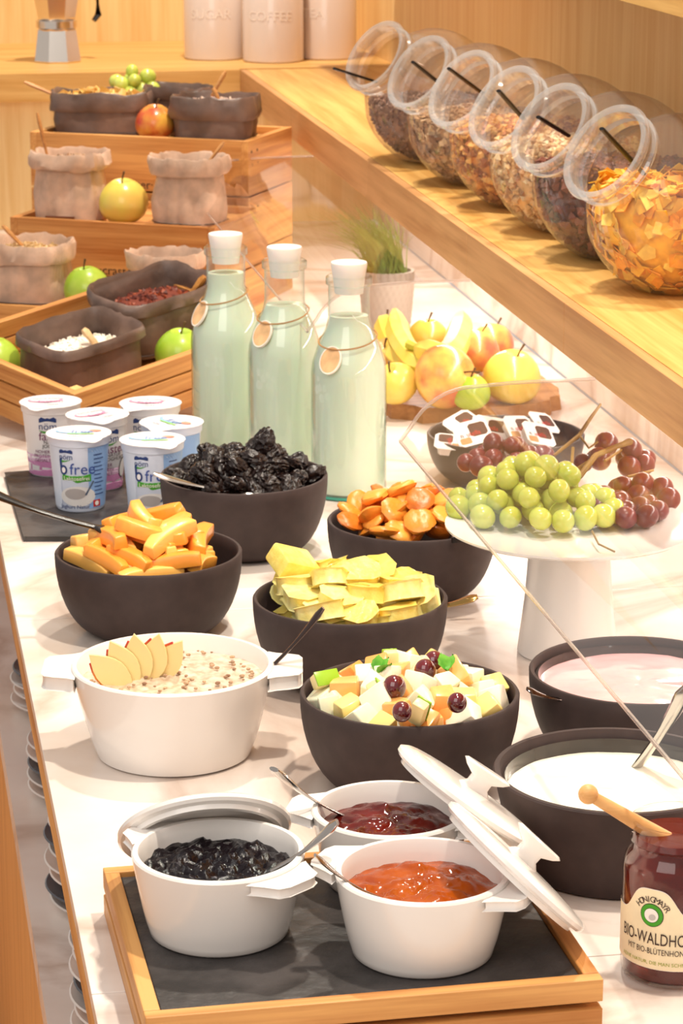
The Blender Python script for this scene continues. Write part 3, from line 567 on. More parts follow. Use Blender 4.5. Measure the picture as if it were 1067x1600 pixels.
def banana(pts, r, label):
    pts = [Vector(p) for p in pts]; e = empty('banana', pts[0], 0, label, 'banana', 'bananas on the wooden board'); n = 14; path = []; rad = []
    for i in range(n+1):
        t = i/n; u = t*(len(pts)-1); k = min(int(u), len(pts)-2); w = u-k
        p0, p1, p2, p3 = pts[max(0, k-1)], pts[k], pts[k+1], pts[min(len(pts)-1, k+2)]
        path.append(0.5*((2*p1) + (p2-p0)*w + (2*p0-5*p1+4*p2-p3)*w*w + (3*p1-p0-3*p2+p3)*w**3) - e.location); rad.append(r*(0.35 + 0.65*min(1, t*5))*(1 if t < 0.78 else 1 - (t-0.78)/0.22*0.7))
    MB().tube(path, rad, 7).build('peel', BAN, e); MB().tube([path[-1], path[-1] + (path[-1]-path[-2]).normalized()*0.014], [r*0.33, r*0.38], 7).build('stem', mat('banana_stem', (190, 180, 60), 0.5), e); MB().tube([path[0]-(path[1]-path[0]).normalized()*0.004, path[0]], [r*0.2, r*0.3], 7).build('tip', BTIP, e)
banana([P(617, 487, 0.095), P(625, 530, 0.085), P(655, 570, 0.07), P(690, 575, 0.06)], 0.0165, 'long yellow banana lying diagonally over the apples')
banana([P(600, 498, 0.085), P(608, 530, 0.075), P(630, 572, 0.06)], 0.0160, 'yellow banana half hidden behind the diagonal one')
banana([P(721, 492, 0.085), P(718, 520, 0.085), P(700, 556, 0.082), P(668, 550, 0.088), P(650, 543, 0.092)], 0.0185, 'thick yellow banana standing up with its stem bent sideways')

# ------------------------------------------------------------------ milk bottles
MILK = mat('milk', (224, 234, 212), 0.35, sss=0.2); CORK = mat('stopper', (246, 240, 232), 0.4, sss=0.2); TAGW = mat('tag_wood', (226, 180, 130), 0.5, noise_amt=0.08, noise_scale=60); STR = mat('string', (170, 122, 70), 0.8)
def bottle(px, py, top, label, taga, z_tag, milk):
    c = P(px, py); e = empty('milk_bottle', c, 0, label, 'bottle', 'milk bottles behind the yogurt cups'); rb, rn_ = 0.0440, 0.0240
    prof = [(0, 0.001), (rb-0.004, 0), (rb, 0.004), (rb, 0.145), (rb*0.97, 0.157), (0.036, 0.178), (0.0275, 0.196), (rn_, 0.210), (rn_, 0.247), (0.0268, 0.249), (0.0268, 0.257), (rn_, 0.259)]
    MB().lathe(prof, 48).build('glass', BGLASS, e)
    inn = [(0, 0.004)] + [(max(0.001, r-0.0022), z+0.003 if z < 0.01 else z) for r, z in prof[1:8] if z < milk] + [(max(0.0218, 0.022), milk)] + [(0, milk)]
    MB().lathe(inn, 48).build('milk', MILK, e)
    MB().lathe([(0, 0.238), (0.0165, 0.238), (0.0190, 0.259), (0.0212, 0.272), (0.0205, 0.274), (0, 0.274)], 32).build('stopper', CORK, e)
    MB().lathe([(rb-0.003, 0.001), (rb+0.0002, 0.0015), (rb+0.0002, 0.005)], 48).build('base_rim', mat('glass_green', (70, 160, 140), 0.1), e)
    ring = []; a0 = taga
    for i in range(25):
        a = a0 + 2*PI*i/24; tz = z_tag + 0.010*(1+math.cos(a-a0+PI))/2*1.6; k = (tz-0.157)/(0.210-0.157); rr = 0.0435 + (0.0243-0.0435)*max(0, min(1, k)); ring.append(((rr+0.001)*math.cos(a), (rr+0.001)*math.sin(a), tz))
    MB().tube(ring, 0.0009, 5).build('string', STR, e)
    t = MB().lathe([(0, 0.0012), (0.0125, 0.0012), (0.0130, 0), (0.0125, -0.0012), (0, -0.0012)], 28).build('tag', TAGW, e); t.scale = (1, 1.25, 1)
    p = Vector(ring[0]); t.location = p*1.0 + Vector((0.004*math.cos(a0), 0.004*math.sin(a0), -0.012)); t.rotation_euler = (R(62), 0, a0 + PI/2)
    MB().lathe([(0.0125, 0.0014), (0.0135, 0.0014), (0.0135, -0.0014), (0.0125, -0.0014)], 28).build('rim', mat('tag_rim', (250, 240, 228), 0.5), t)
TOC = math.atan2(-0.98, -0.17)
bottle(356, 705, 370, 'milk bottle standing closest to the oak crates', TOC - 1.05, 0.190, 0.226)
bottle(446, 735, 392, 'milk bottle standing in the middle of the three', TOC - 0.75, 0.186, 0.205)
bottle(545, 770, 415, 'milk bottle standing nearest the prune bowl and fruit board', TOC - 0.55, 0.178, 0.212)

# ------------------------------------------------------------------ yogurt cups on a slate board
pts = [P(8, 738, 0.006), P(38, 838, 0.006), P(330, 838, 0.006), P(300, 716, 0.006)]
o = prism(MB(), [(p.x, p.y) for p in pts], 0.0, 0.006).build('slate_board', SLATE, None, False, 0.001); tag(o, 'thin rectangular slate board under the yogurt cups', 'board')
CW = mat('cup_white', (244, 240, 240), 0.3); CBL = mat('cup_blue', (142, 178, 226), 0.3); CPK = mat('cup_pink', (196, 128, 172), 0.3); LIDF = mat('lid_foil', (238, 234, 238), 0.28); LBL = mat('lid_blue', (150, 196, 232), 0.3); LPK = mat('lid_pink', (222, 160, 196), 0.3)
YOG = mat('print_yogurt', (176, 168, 166), 0.35); YLT = mat('print_yogurt_light', (226, 222, 220), 0.35)
HC = 0.086
def cone_r(z): return 0.0275 + (0.0345 - 0.0275)*z/HC
def on_cup(a0, zc, off_=0.0004):
    def fn(x, y):
        z = zc + y; r = cone_r(z) + off_; a = a0 + x/r; return (r*math.cos(a), r*math.sin(a), z)
    return fn
def decal(pts, a0, zc, m, parent, name='print', off_=0.0003):
    fn = on_cup(a0, zc, off_); cx = sum(p[0] for p in pts)/len(pts); cy = sum(p[1] for p in pts)/len(pts); n = len(pts); K = 5; v = [fn(cx, cy)]; f = []
    for k in range(1, K+1): v += [fn(cx + (x-cx)*k/K, cy + (y-cy)*k/K) for x, y in pts]
    for i in range(n):
        j = (i+1) % n; f.append((0, 1+i, 1+j))
        for k in range(K-1): f.append((1+k*n+i, 1+(k+1)*n+i, 1+(k+1)*n+j, 1+k*n+j))
    b = MB(); b.add(v, f); me = bpy.data.meshes.new(name); me.from_pydata(b.v, [], b.f); me.materials.append(m); o = bpy.data.objects.new(name, me); C.objects.link(o); o.parent = parent
def rect(x0, x1, y0, y1, n=6): return [(x0+(x1-x0)*i/n, y0) for i in range(n)] + [(x1, y0+(y1-y0)*i/n) for i in range(n)] + [(x1-(x1-x0)*i/n, y1) for i in range(n)] + [(x0, y1-(y1-y0)*i/n) for i in range(n)]
def ell(cx, cy, a, b, n=24, t=0): return [(cx + a*math.cos(2*PI*i/n)*math.cos(t) - b*math.sin(2*PI*i/n)*math.sin(t), cy + a*math.cos(2*PI*i/n)*math.sin(t) + b*math.sin(2*PI*i/n)*math.cos(t)) for i in range(n)]
def cup(px, py, kind, label, face):
    c = P(px, py, HC + 0.006); e = empty('yogurt_cup', (c.x, c.y, 0.0062), 0, label, 'yogurt cup', 'yogurt cups on the slate board'); a = TOC + face
    MB().lathe([(0, 0.001), (0.0262, 0), (0.0275, 0.002), (cone_r(0.076), 0.076), (0.0352, 0.077), (0.0358, HC-0.002), (0.0365, HC-0.001), (0.0365, HC), (0, HC)], 48).build('cup', CW if kind != 'blue' else mat('cup_ice', (218, 226, 244), 0.3), e)
    m = MB(); n = 72; v = [(0, 0, HC+0.0006)]; f = []
    for i in range(n): 
        t = 2*PI*i/n; rr = 0.0372 + 0.0003*math.sin(24*t) + (0.0065*max(0, math.cos(t - a - 0.5*(1 if kind == 'blue' else -1)))**24); v.append((rr*math.cos(t), rr*math.sin(t), HC+0.0006 - (rr-0.0372)*0.35))
    f = [(0, 1+i, 1+(i+1) % n) for i in range(n)]; v += [(x*0.999, y*0.999, z-0.0006) for x, y, z in v[1:]]; f += [(1+i, 1+(i+1) % n, n+1+(i+1) % n, n+1+i) for i in range(n)]
    L = m.add(v, f).build('foil_lid', LIDF, e)
    ca, sa = math.cos(a), math.sin(a); flat = lambda x, y: (-(y)*ca - x*sa*1.0, -(y)*sa + x*ca*1.0, HC + 0.0011)
    lay = [0]
    def flatp(pts, m): lay[0] += 1; mm = MB(); mm.add([tuple(Vector(flat(x, y)) + Vector((0, 0, 0.00008*lay[0]))) for x, y in pts], [tuple(range(len(pts)))]); me = mm.mesh('print', m, False); q = inst('print', me, L)
    flatp(ell(-0.006, 0.006, 0.021, 0.012), LBL if kind == 'blue' else LPK); flatp(ell(-0.006, 0.0075, 0.018, 0.009), LIDF); 
    fl2 = lambda x, y: tuple(Vector(flat(x, y)) + Vector((0, 0, 0.0007)))
    if kind == 'blue':
        text_on('free', 0.016, lambda x, y: fl2(x+0.004, y+0.002), 'lettering', mat('ink_light_blue', (130, 160, 210), 0.5), L); flatp(rect(-0.012, 0.018, -0.009, -0.006), mat('ink_light_green', (150, 210, 120), 0.5)); text_on('nöm', 0.008, lambda x, y: fl2(x-0.002, y-0.020), 'lettering', INKB, L); flatp(ell(0.018, 0.008, 0.007, 0.005), mat('ink_coral', (236, 150, 130), 0.5))
    else:
        text_on('fasten', 0.013, lambda x, y: fl2(x, y-0.004), 'lettering', mat('ink_light_purple', (196, 120, 170), 0.5), L); text_on('nöm', 0.009, lambda x, y: fl2(x, y-0.019), 'lettering', INKB, L); text_on('NATUR JOGHURT', 0.005, lambda x, y: fl2(x, y+0.010), 'lettering', INKP, L)
    T = lambda s, sz, x0, z, m, sx=1.0: text_on(s, sz, lambda x, y: on_cup(a, z, 0.0008)(x + x0, y), 'lettering', m, e, sx)
    mtn = [(-0.0085, -0.002), (-0.0085, 0.002), (-0.006, 0.0042), (-0.003, 0.002), (0, 0.0036), (0.003, 0.0016), (0.006, 0.0042), (0.0085, 0.002), (0.0085, -0.002)]
    if kind == 'blue':
        decal(rect(0.013, 0.075, -0.036, 0.036, 14), a, 0.040, CBL, e); decal(rect(-0.052, -0.020, -0.036, 0.036, 8), a, 0.040, mat('cup_pale', (216, 224, 240), 0.3), e)
        decal([(x-0.013, y*0.8) for x, y in mtn], a, 0.071, INKB, e, 'print', 0.0005); T('nöm', 0.0095, -0.013, 0.0655, INKB)
        decal([(-0.0215, 0), (-0.018, -0.0016), (-0.013, -0.001), (-0.008, 0.0002), (-0.006, 0.0008), (-0.013, -0.0022), (-0.018, -0.003)], a, 0.062, INKG, e, 'print', 0.0005)
        decal(ell(-0.016, 0, 0.0046, 0.0058), a, 0.050, INKB, e, 'print', 0.0005); decal(ell(-0.016, 0, 0.0024, 0.0034), a, 0.050, CW, e, 'print', 0.0007); decal([(-0.0205, 0), (-0.018, -0.001), (-0.0185, 0.014), (-0.0215, 0.011)], a, 0.051, INKB, e, 'print', 0.0005)
        T('free', 0.019, 0.0065, 0.051, mat('ink_mid_blue', (58, 84, 160), 0.5)); decal([(-0.018, 0.0035), (0.0, 0.0022), (0.016, 0.0042), (0.016, -0.0045), (0.0, -0.0058), (-0.018, -0.003)], a, 0.041, INKG, e, 'print', 0.0006); T('Laktosefrei', 0.0068, -0.001, 0.0402, INKW)
        decal(ell(0, 0, 0.021, 0.012, 28), a, 0.019, YLT, e, 'print', 0.0005); decal(ell(-0.003, 0.002, 0.0125, 0.0065, 24), a, 0.020, YOG, e, 'print', 0.0007); decal([(0.008, 0.002), (0.010, 0.001), (0.020, 0.017), (0.018, 0.018)], a, 0.019, mat('ink_slate', (84, 96, 120), 0.4), e, 'print', 0.0008)
        T('Joghurt Natur', 0.0062, -0.004, 0.0065, INKB)
        for i in range(11): decal(rect(0.020, 0.034 - 0.002*(i % 3), -0.0006, 0.0006, 3), a, 0.020 + i*0.0047, INKB, e, 'print', 0.0006)
        decal(rect(0.018, 0.028, -0.004, 0.004), a, 0.0095, INKR, e, 'print', 0.0006); decal(ell(0.023, 0, 0.0028, 0.0028), a, 0.0095, INKW, e, 'print', 0.0008)
    else:
        decal(rect(-0.080, 0.080, -0.009, 0.009, 24), a, 0.0105, CPK, e); decal(rect(-0.080, 0.080, -0.0035, 0.0035, 24), a, 0.0235, mat('cup_pink_pale', (226, 188, 214), 0.3), e)
        decal([(x*1.25-0.006, y*1.1) for x, y in mtn], a, 0.070, INKB, e, 'print', 0.0005); T('nöm', 0.0125, -0.006, 0.063, INKB)
        decal([(-0.017, 0), (-0.011, -0.0016), (-0.004, -0.0006), (0.004, 0.0012), (-0.004, -0.0024), (-0.011, -0.0034)], a, 0.058, INKG, e, 'print', 0.0005)
        T('fasten', 0.0145, 0.0, 0.0505, INKP); T('NATUR', 0.0062, -0.001, 0.0435, INKD); T('JOGHURT', 0.0062, 0.001, 0.0385, INKD)
        for i, s in enumerate(('HOHER', 'PROTEIN', 'GEHALT')): T(s, 0.0056, -0.013, 0.0315 - i*0.0052, INKP)
        decal(ell(0.015, 0, 0.0075, 0.0125, 24, -0.25), a, 0.026, INKD, e, 'print', 0.0005); decal(ell(0.0155, 0, 0.0066, 0.0115, 24, -0.25), a, 0.026, YLT, e, 'print', 0.0007)
cup(123, 677, 'blue', 'blue and white lactose-free yogurt cup at the free corner of the slate board', 0.0)
cup(238, 687, 'blue', 'blue and white lactose-free yogurt cup half behind the prune bowl', 0.05)
cup(268, 660, 'blue', 'blue and white yogurt cup in front of the milk bottle at the back', -0.9)
cup(79, 628, 'pink', 'pink-based white yogurt cup at the outer back corner of the slate board', 0.15)
cup(152, 648, 'pink', 'pink-based white yogurt cup in the middle of the group', 0.75)
cup(235, 630, 'pink', 'pink-based white yogurt cup at the back beside the oak crate', -0.1)

# ------------------------------------------------------------------ honey jar and dipper
hc = P(1050, 1516); e = empty('honey_jar', hc, 0, 'glass jar of dark forest honey with a cream paper label', 'honey jar'); rj = 0.0365
jp = [(0, 0.001), (rj-0.005, 0), (rj-0.001, 0.003), (rj, 0.008), (rj, 0.080), (rj-0.0015, 0.087), (rj-0.006, 0.0925), (rj-0.0068, 0.097), (rj-0.0045, 0.099), (rj-0.0055, 0.102), (rj-0.0055, 0.112), (rj-0.0045, 0.1135), (rj-0.006, 0.1145), (rj-0.0085, 0.113)]
MB().lathe(jp, 56).build('glass', thin_glass('honey_glass', (0.99, 0.97, 0.95), 0.7, 0.05, (0.8, 0.72, 0.66)), e)
MB().lathe([(0, 0.003)] + [(r-0.0016, z+0.002 if z < 0.01 else z) for r, z in jp[1:9]] + [(rj-0.008, 0.103), (0, 0.1025)], 56).build('honey', mat('honey', (110, 22, 8), 0.10, trans=0.45, ior=1.3), e)
CRM = mat('label_cream', (244, 226, 188), 0.5, noise_amt=0.03, noise_scale=30); la = math.atan2(-hc.y, -hc.x) - 0.42
def on_jar(zc, off_=0.0006):
    return lambda x, y: ((rj+off_)*math.cos(la + x/rj), (rj+off_)*math.sin(la + x/rj), zc + y)
def jar_label(m, k, off_):
    n = 40; v = []; f = []; fn = on_jar(0, off_)
    for i in range(n+1):
        x = (-0.044 + 0.088*i/n)*k; top = 0.054 + 0.020*math.exp(-(x/0.0185)**4) + (k-1)*0.02; bot = 0.016 - (k-1)*0.02; v += [fn(x, bot), fn(x, top)]
        if i: f.append((2*i-2, 2*i, 2*i+1, 2*i-1))
    return MB().add(v, f).build('paper_label', m, e)
jar_label(INKW, 1.02, 0.0003); LB = jar_label(CRM, 1.0, 0.0006)
def jp_decal(pts, zc, m, o_=0.0009):
    fn = on_jar(zc, o_); mm = MB(); n = len(pts); cx = sum(p[0] for p in pts)/n; cy = sum(p[1] for p in pts)/n
    mm.add([fn(cx, cy)] + [fn(cx+(x-cx)*.5, cy+(y-cy)*.5) for x, y in pts] + [fn(x, y) for x, y in pts], [(0, 1+i, 1+(i+1) % n) for i in range(n)] + [(1+i, 1+n+i, 1+n+(i+1) % n, 1+(i+1) % n) for i in range(n)]).build('print', m, LB, False)
jp_decal(ell(0, 0, 0.0085, 0.0085, 32), 0.0555, INKD); jp_decal(ell(0, 0, 0.0080, 0.0080, 32), 0.0555, INKG, 0.0011); jp_decal(ell(0, 0, 0.0053, 0.0053, 28), 0.0555, INKD, 0.0013); jp_decal(ell(0, 0, 0.0050, 0.0050, 28), 0.0555, INKW, 0.0015); jp_decal(ell(0.0008, -0.0012, 0.0026, 0.0022, 18, 0.5), 0.0555, INKLG, 0.0017)
def arc_text(s, size, rad, zc, m, a0, a1):
    for i, ch in enumerate(s):
        t = R(a0 + (a1-a0)*i/(len(s)-1)); cx, cy = rad*math.sin(t), rad*math.cos(t)
        text_on(ch, size, lambda x, y: on_jar(zc, 0.0012)(cx + x*math.cos(t) + y*math.sin(t), cy - x*math.sin(t) + y*math.cos(t)), 'lettering', m, LB)
arc_text('HONIGMAYR', 0.0062, 0.0125, 0.0545, INKD, -52, 58)
text_on('BIO-WALDHONIG', 0.0100, lambda x, y: on_jar(0.0385, 0.0012)(x*0.78 + 0.006, y*1.25 - 0.0004), 'lettering', INKD, LB); text_on('MIT BIO-BLÜTENHONIG', 0.0060, lambda x, y: on_jar(0.0290, 0.0012)(x*0.72 + 0.004, y), 'lettering', INKD, LB); text_on('REINE NATUR, DIE MAN SCHMECKT', 0.0036, lambda x, y: on_jar(0.0205, 0.0012)(x + 0.004, y), 'lettering', mat('ink_olive', (150, 160, 50), 0.5), LB)
d0, d1 = Q(919, 1241, off(hc, -0.02, 0)), Q(1040, 1312, off(hc, 0, 0.0)); e = empty('honey_dipper', d1, 0, 'turned wooden honey dipper resting in the honey jar', 'honey dipper'); DW = wood('dipper_wood', (226, 176, 116), (206, 150, 90), 0, fine=2)
dd = (d0-d1); MB().tube([dd*0 - dd*0.25, dd*0, dd*0.5, dd*0.93], [0.0066, 0.0062, 0.0050, 0.0040], 14).build('handle', DW, e); MB().sphere(dd, 0.0070, 18, 12).build('knob', DW, e)

# ------------------------------------------------------------------ cereal jars on the shelf
ZS = SZ + ST
NV = Vector((-0.76, -0.36, 0.54)).normalized()
RJ = 0.0955
def flake_geo(rn, s, th, kind):
    if kind == 'flake':
        b = rn.uniform(-0.5, 0.5); pts = [(-1, -0.7), (0.2, -1), (1, -0.2), (0.7, 0.8), (-0.6, 0.9)]
        pts = [(x*rn.uniform(.7, 1.1)*s, y*rn.uniform(.7, 1.1)*s) for x, y in pts]; n = 5
        v = [(x, y, b*(x*x)/s + th) for x, y in pts] + [(x, y, b*(x*x)/s - th) for x, y in pts]
        return v, [tuple(range(n)), tuple(range(2*n-1, n-1, -1))] + [(q, (q+1) % n, n+(q+1) % n, n+q) for q in range(n)]
    v = [(s, 0, 0), (-s, 0, 0), (0, s*rn.uniform(.7, 1), 0), (0, -s*rn.uniform(.7, 1), 0), (0, 0, s*th), (0, 0, -s*th)]
    return v, [(0, 2, 4), (2, 1, 4), (1, 3, 4), (3, 0, 4), (2, 0, 5), (1, 2, 5), (3, 1, 5), (0, 3, 5)]
def jar(mx, my, cont, fill, kind, size, cols, label, clabel, seed, stick):
    mth = P(mx, my, 0.445); ctr = mth - NV*0.105; ctr.z = ZS + 0.0885
    e = empty('cereal_jar', (ctr.x, ctr.y, ZS), 0, label, 'glass jar', 'tilted glass jars on the oak shelf')
    q = NV.to_track_quat('Z', 'X').to_matrix().to_4x4(); q.translation = Vector((0, 0, 0.0885))
    prof = [(0, -RJ)] + [(RJ*math.sin(a), -RJ*math.cos(a)) for a in [PI*i/24 for i in range(1, 17)]]
    prof = [p for p in prof if not (p[1] > 0 and p[0] < 0.054)]
    nk = [(0.0560, 0.079), (0.0500, 0.0840), (0.0470, 0.0880), (0.0470, 0.096), (0.0520, 0.0985), (0.0520, 0.1015), (0.0490, 0.104), (0.0490, 0.110), (0.0530, 0.112), (0.0545, 0.116), (0.0530, 0.1195), (0.0490, 0.1200), (0.0455, 0.118), (0.0450, 0.105)]
    m = MB().lathe(prof + nk[:3], 56, q); m.v = [(x, y, max(z, 0.0005)) for x, y, z in m.v]; m.build('glass', GLASS, e); MB().lathe(nk[2:], 56, q).build('neck', RIMG, e)
    # contents
    rn = random.Random(seed); Rc = RJ - 0.005; zf = fill; MM = [mat('cereal_%s_%d' % (cont, i), c_, 0.6, noise_amt=0.1, noise_scale=70) for i, c_ in enumerate(cols)]
    core = MB().sphere((0, 0, 0.0885), Rc*0.94, 32, 20); core.v = [(x, y, min(max(z, 0.004), zf - 0.004)) for x, y, z in core.v]
    ce = empty(cont, (ctr.x, ctr.y, ZS), 0, clabel, 'cereal'); ce['kind'] = 'stuff'
    core.build('filling', MM[0], ce)['kind'] = 'stuff'
    parts = [MB() for _ in MM]
    nn = int(1.15*4*PI*Rc*Rc*0.75/(size*size*1.6))
    for i in range(min(nn, 2600)):
        d = Vector((rn.gauss(0, 1), rn.gauss(0, 1), rn.gauss(0, 1))).normalized(); p = d*Rc*rn.uniform(0.95, 0.985); z = p.z + 0.0885
        if z > zf:
            k = rn.random(); rr = math.sqrt(max(0, Rc*Rc - (zf-0.0885)**2))*math.sqrt(rn.random())*0.97; a = rn.random()*2*PI; p = Vector((rr*math.cos(a), rr*math.sin(a), zf - 0.0885 + rn.uniform(-0.003, 0.004))); d = Vector((rn.gauss(0, .4), rn.gauss(0, .4), 1)).normalized()
        p.z = max(p.z, -0.0885 + 0.004)
        M = Matrix.Translation(p + Vector((0, 0, 0.0885))) @ d.to_track_quat('Z', 'Y').to_matrix().to_4x4() @ Euler((rn.uniform(-.5, .5), rn.uniform(-.5, .5), rn.uniform(0, 6))).to_matrix().to_4x4()
        v, f = flake_geo(rn, size*rn.uniform(0.75, 1.2), 0.0006 if kind == 'flake' else 0.8, kind); parts[rn.randrange(len(parts))].add(v, f, M)
    for b, m_ in zip(parts, MM): b.build('pieces', m_, ce, kind != 'flake')['kind'] = 'stuff'
    s0, s1 = stick; p0 = Q(*s0, mth + Vector((-0.01, -0.01, 0))); p1 = Q(*s1, mth + Vector((0.03, 0.03, 0)))
    st = MB().tube([p0 - p0, (p1-p0)*0.5, (p1-p0)], [0.0034, 0.0036, 0.0034], 8, 0.6).build('scoop_handle', BLACKP); st.location = p0; st.name = 'scoop'; tag(st, 'black scoop handle sticking out of the jar of ' + clabel.split(' in ')[0], 'scoop', 'black scoops in the cereal jars')
jar(595, 86, 'chia_mix', 0.085, 'grain', 0.0032, [(150, 112, 92), (128, 92, 76)], 'tilted glass jar of fine brown seeds at the end by the canisters', 'fine brown seed mix in the jar by the canisters', 1, ((522, 107), (588, 128)))
jar(664, 112, 'oat_mix', 0.090, 'flake', 0.0052, [(190, 150, 112), (150, 110, 80), (214, 180, 140)], 'tilted glass jar of oat muesli next to the seed jar', 'oat muesli flakes in the second jar from the canisters', 2, ((645, 97), (684, 128)))
jar(732, 138, 'crunchy_mix', 0.100, 'grain', 0.0068, [(206, 140, 70), (170, 100, 50), (230, 176, 100)], 'tilted glass jar of golden crunchy clusters', 'golden crunchy clusters in the third jar from the canisters', 3, ((701, 107), (754, 146)))
jar(799, 166, 'puffed_oats', 0.100, 'grain', 0.0060, [(226, 184, 128), (190, 140, 92), (236, 206, 160)], 'tilted glass jar of pale puffed grains', 'pale puffed grains in the fourth jar from the canisters', 4, ((779, 142), (818, 186)))
jar(870, 197, 'chocolate_balls', 0.100, 'grain', 0.0068, [(98, 52, 40), (126, 72, 54)], 'tilted glass jar of dark chocolate cereal', 'dark chocolate cereal in the fifth jar from the canisters', 5, ((841, 183), (888, 212)))
jar(958, 236, 'cornflakes', 0.112, 'flake', 0.0095, [(244, 176, 52), (232, 150, 36), (250, 196, 84)], 'tilted glass jar of golden cornflakes, the one farthest from the canisters', 'golden cornflakes in the last jar', 6, ((940, 201), (1006, 272)))

# ------------------------------------------------------------------ canisters and moka pot
CAN = mat('canister_enamel', (226, 208, 196), 0.2, coat=0.4)
for px, py, txt, lab in ((335, 91, 'SUGAR', 'tall pale enamel canister lettered SUGAR'), (427, 95, 'COFFEE', 'tall pale enamel canister lettered COFFEE'), (510, 90, 'TEA', 'tall pale enamel canister lettered TEA')):
    c = P(px, py, ZS); e = empty('canister', c, 0, lab, 'canister', 'lettered canisters on the far shelf'); r = 0.0585
    MB().lathe([(0, 0), (r-0.003, 0), (r, 0.003), (r, 0.165), (r-0.002, 0.168), (r+0.001, 0.170), (r+0.001, 0.182), (r-0.003, 0.186), (0, 0.187)], 56).build('body', CAN, e)
    MB().lathe([(0, 0.187), (0.010, 0.187), (0.010, 0.195), (0.014, 0.203), (0, 0.206)], 24).build('knob', CAN, e)
    a0 = math.atan2(-c.y, -c.x) - 0.12 - (0.35 if txt == 'TEA' else 0)
    text_on(txt, 0.026, lambda x, y: ((r+0.0006)*math.cos(a0 + x/r), (r+0.0006)*math.sin(a0 + x/r), 0.088 + y), 'lettering', INKW, e)
c = P(90, 96, ZS); e = empty('moka_pot', c, 0.35, 'polished aluminium moka pot with a black handle on the far shelf', 'moka pot'); AL = mat('aluminium', (232, 222, 212), 0.16, metal=1)
def oct_lathe(prof, m, name, seg=8): return MB().lathe(prof, seg).build(name, m, e, False)
oct_lathe([(0, 0), (0.046, 0), (0.0475, 0.003), (0.039, 0.060), (0.036, 0.064), (0, 0.064)], AL, 'boiler'); MB().lathe([(0.0355, 0.0635), (0.0395, 0.065), (0.0395, 0.078), (0.0355, 0.0795)], 40).build('collar', AL, e)
oct_lathe([(0, 0.079), (0.036, 0.079), (0.038, 0.084), (0.051, 0.150), (0.050, 0.152), (0, 0.152)], AL, 'upper_pot'); oct_lathe([(0, 0.152), (0.050, 0.152), (0.030, 0.168), (0.008, 0.172), (0, 0.172)], AL, 'lid')
MB().tube([(-0.045, 0, 0.128), (-0.062, 0, 0.146), (-0.066, 0, 0.152)], [0.012, 0.008, 0.005], 10).build('spout', AL, e)
MB().tube([(0.046, 0, 0.146), (0.075, 0, 0.148), (0.086, 0, 0.135), (0.088, 0, 0.085), (0.078, 0, 0.074)], [0.007, 0.008, 0.009, 0.008, 0.006], 8, 0.8).build('handle', BLACKP, e); MB().sphere((0, 0, 0.18), 0.010, 14, 10).build('lid_knob', BLACKP, e)

# ------------------------------------------------------------------ stepped oak crates
FA = R(-29); fd = Vector((math.cos(FA), math.sin(FA), 0)); dd_ = Vector((-math.sin(FA), math.cos(FA), 0))
def tall_crate(fl_, L, D, h, floor, label, letter=None, grain=None):
    e = empty('crate', fl_, FA, label, 'crate', 'oak display crates stacked in steps'); t = 0.012
    nb = max(1, round(h/0.09)); bh = h/nb
    for i in range(nb):
        z0 = i*bh + (0.0015 if i else 0); z1 = (i+1)*bh - 0.0015
        b = MB().box((t, 0, z0), (L-t, t, z1)).build('board', OAKX, e, False, 0.0008)
        MB().box((t, D-t, z0), (L-t, D, z1)).build('board', OAKX, e, False, 0.0008)
        for x in (0, L-t): MB().box((x, 0, z0), (x+t, D, z1)).build('board', OAKY, e, False, 0.0008)
        for s in (0.02, 0.07):
            MB().lathe([(0, 0), (0.0022, 0), (0.0022, 0.0006), (0, 0.0006)], 10, Matrix.Translation((L, s*0.5 + 0.004, z1 - 0.018)) @ Matrix.Rotation(PI/2, 4, 'Y')).build('nail', INKD, e)
    MB().box((t, t, floor - 0.008), (L-t, D-t, floor)).build('floor_board', OAKX, e, False)
    if letter:
        text_on('·craster·', 0.020, lambda x, y: (x + letter[0], -0.0006, letter[1] + y), 'lettering', INKD, e)
    return e
C3 = Vector((0.150, 3.862, 0)); C2 = Vector((0.213, 4.095, 0)); C1 = Vector((0.262, 4.345, 0))
tall_crate(C3, 0.34, 0.215, 0.082, 0.070, 'low oak crate holding the frayed burlap bag and a green apple')
tall_crate(C2, 0.335, 0.22, 0.170, 0.158, 'middle oak crate of the steps holding two burlap bags and a yellow apple', (0.18, 0.095))
tall_crate(C1, 0.375, 0.20, 0.268, 0.254, 'tallest oak crate at the back holding three dark bags', (0.18, 0.19))
# tilted slatted crate in front
TM = Matrix.Rotation(-YAW, 4, 'Z') @ Matrix.Rotation(R(10), 4, 'X') @ Matrix.Rotation(YAW, 4, 'Z') @ Matrix.Rotation(R(35), 4, 'Z')
E4 = Vector((0.243, 3.262, 0.004)); LU, LV, HH = 0.36, 0.27, 0.074
e4 = empty('crate', E4, 0, 'slatted oak crate tilted forward on small feet in front of the steps', 'crate', 'oak display crates stacked in steps', TM.to_euler())
t = 0.011
for i in range(3):
    z0, z1 = i*0.0255, i*0.0255 + 0.0225
    for y in (0, LV - t): MB().box((0, y, z0), (LU, y+t, z1)).build('slat', OAKX, e4, False, 0.0008)
    for x in (0, LU - t): MB().box((x, t, z0), (x+t, LV-t, z1)).build('slat', OAKY, e4, False, 0.0008)
for x in (t, LU-2*t-0.004):
    for y in (t, LV-2*t-0.004): MB().box((x, y, 0), (x+0.014, y+0.014, 0.072)).build('post', OAKZ, e4, False)
MB().box((t, t, 0.002), (LU-t, LV-t, 0.010)).build('floor_board', OAKX, e4, False)
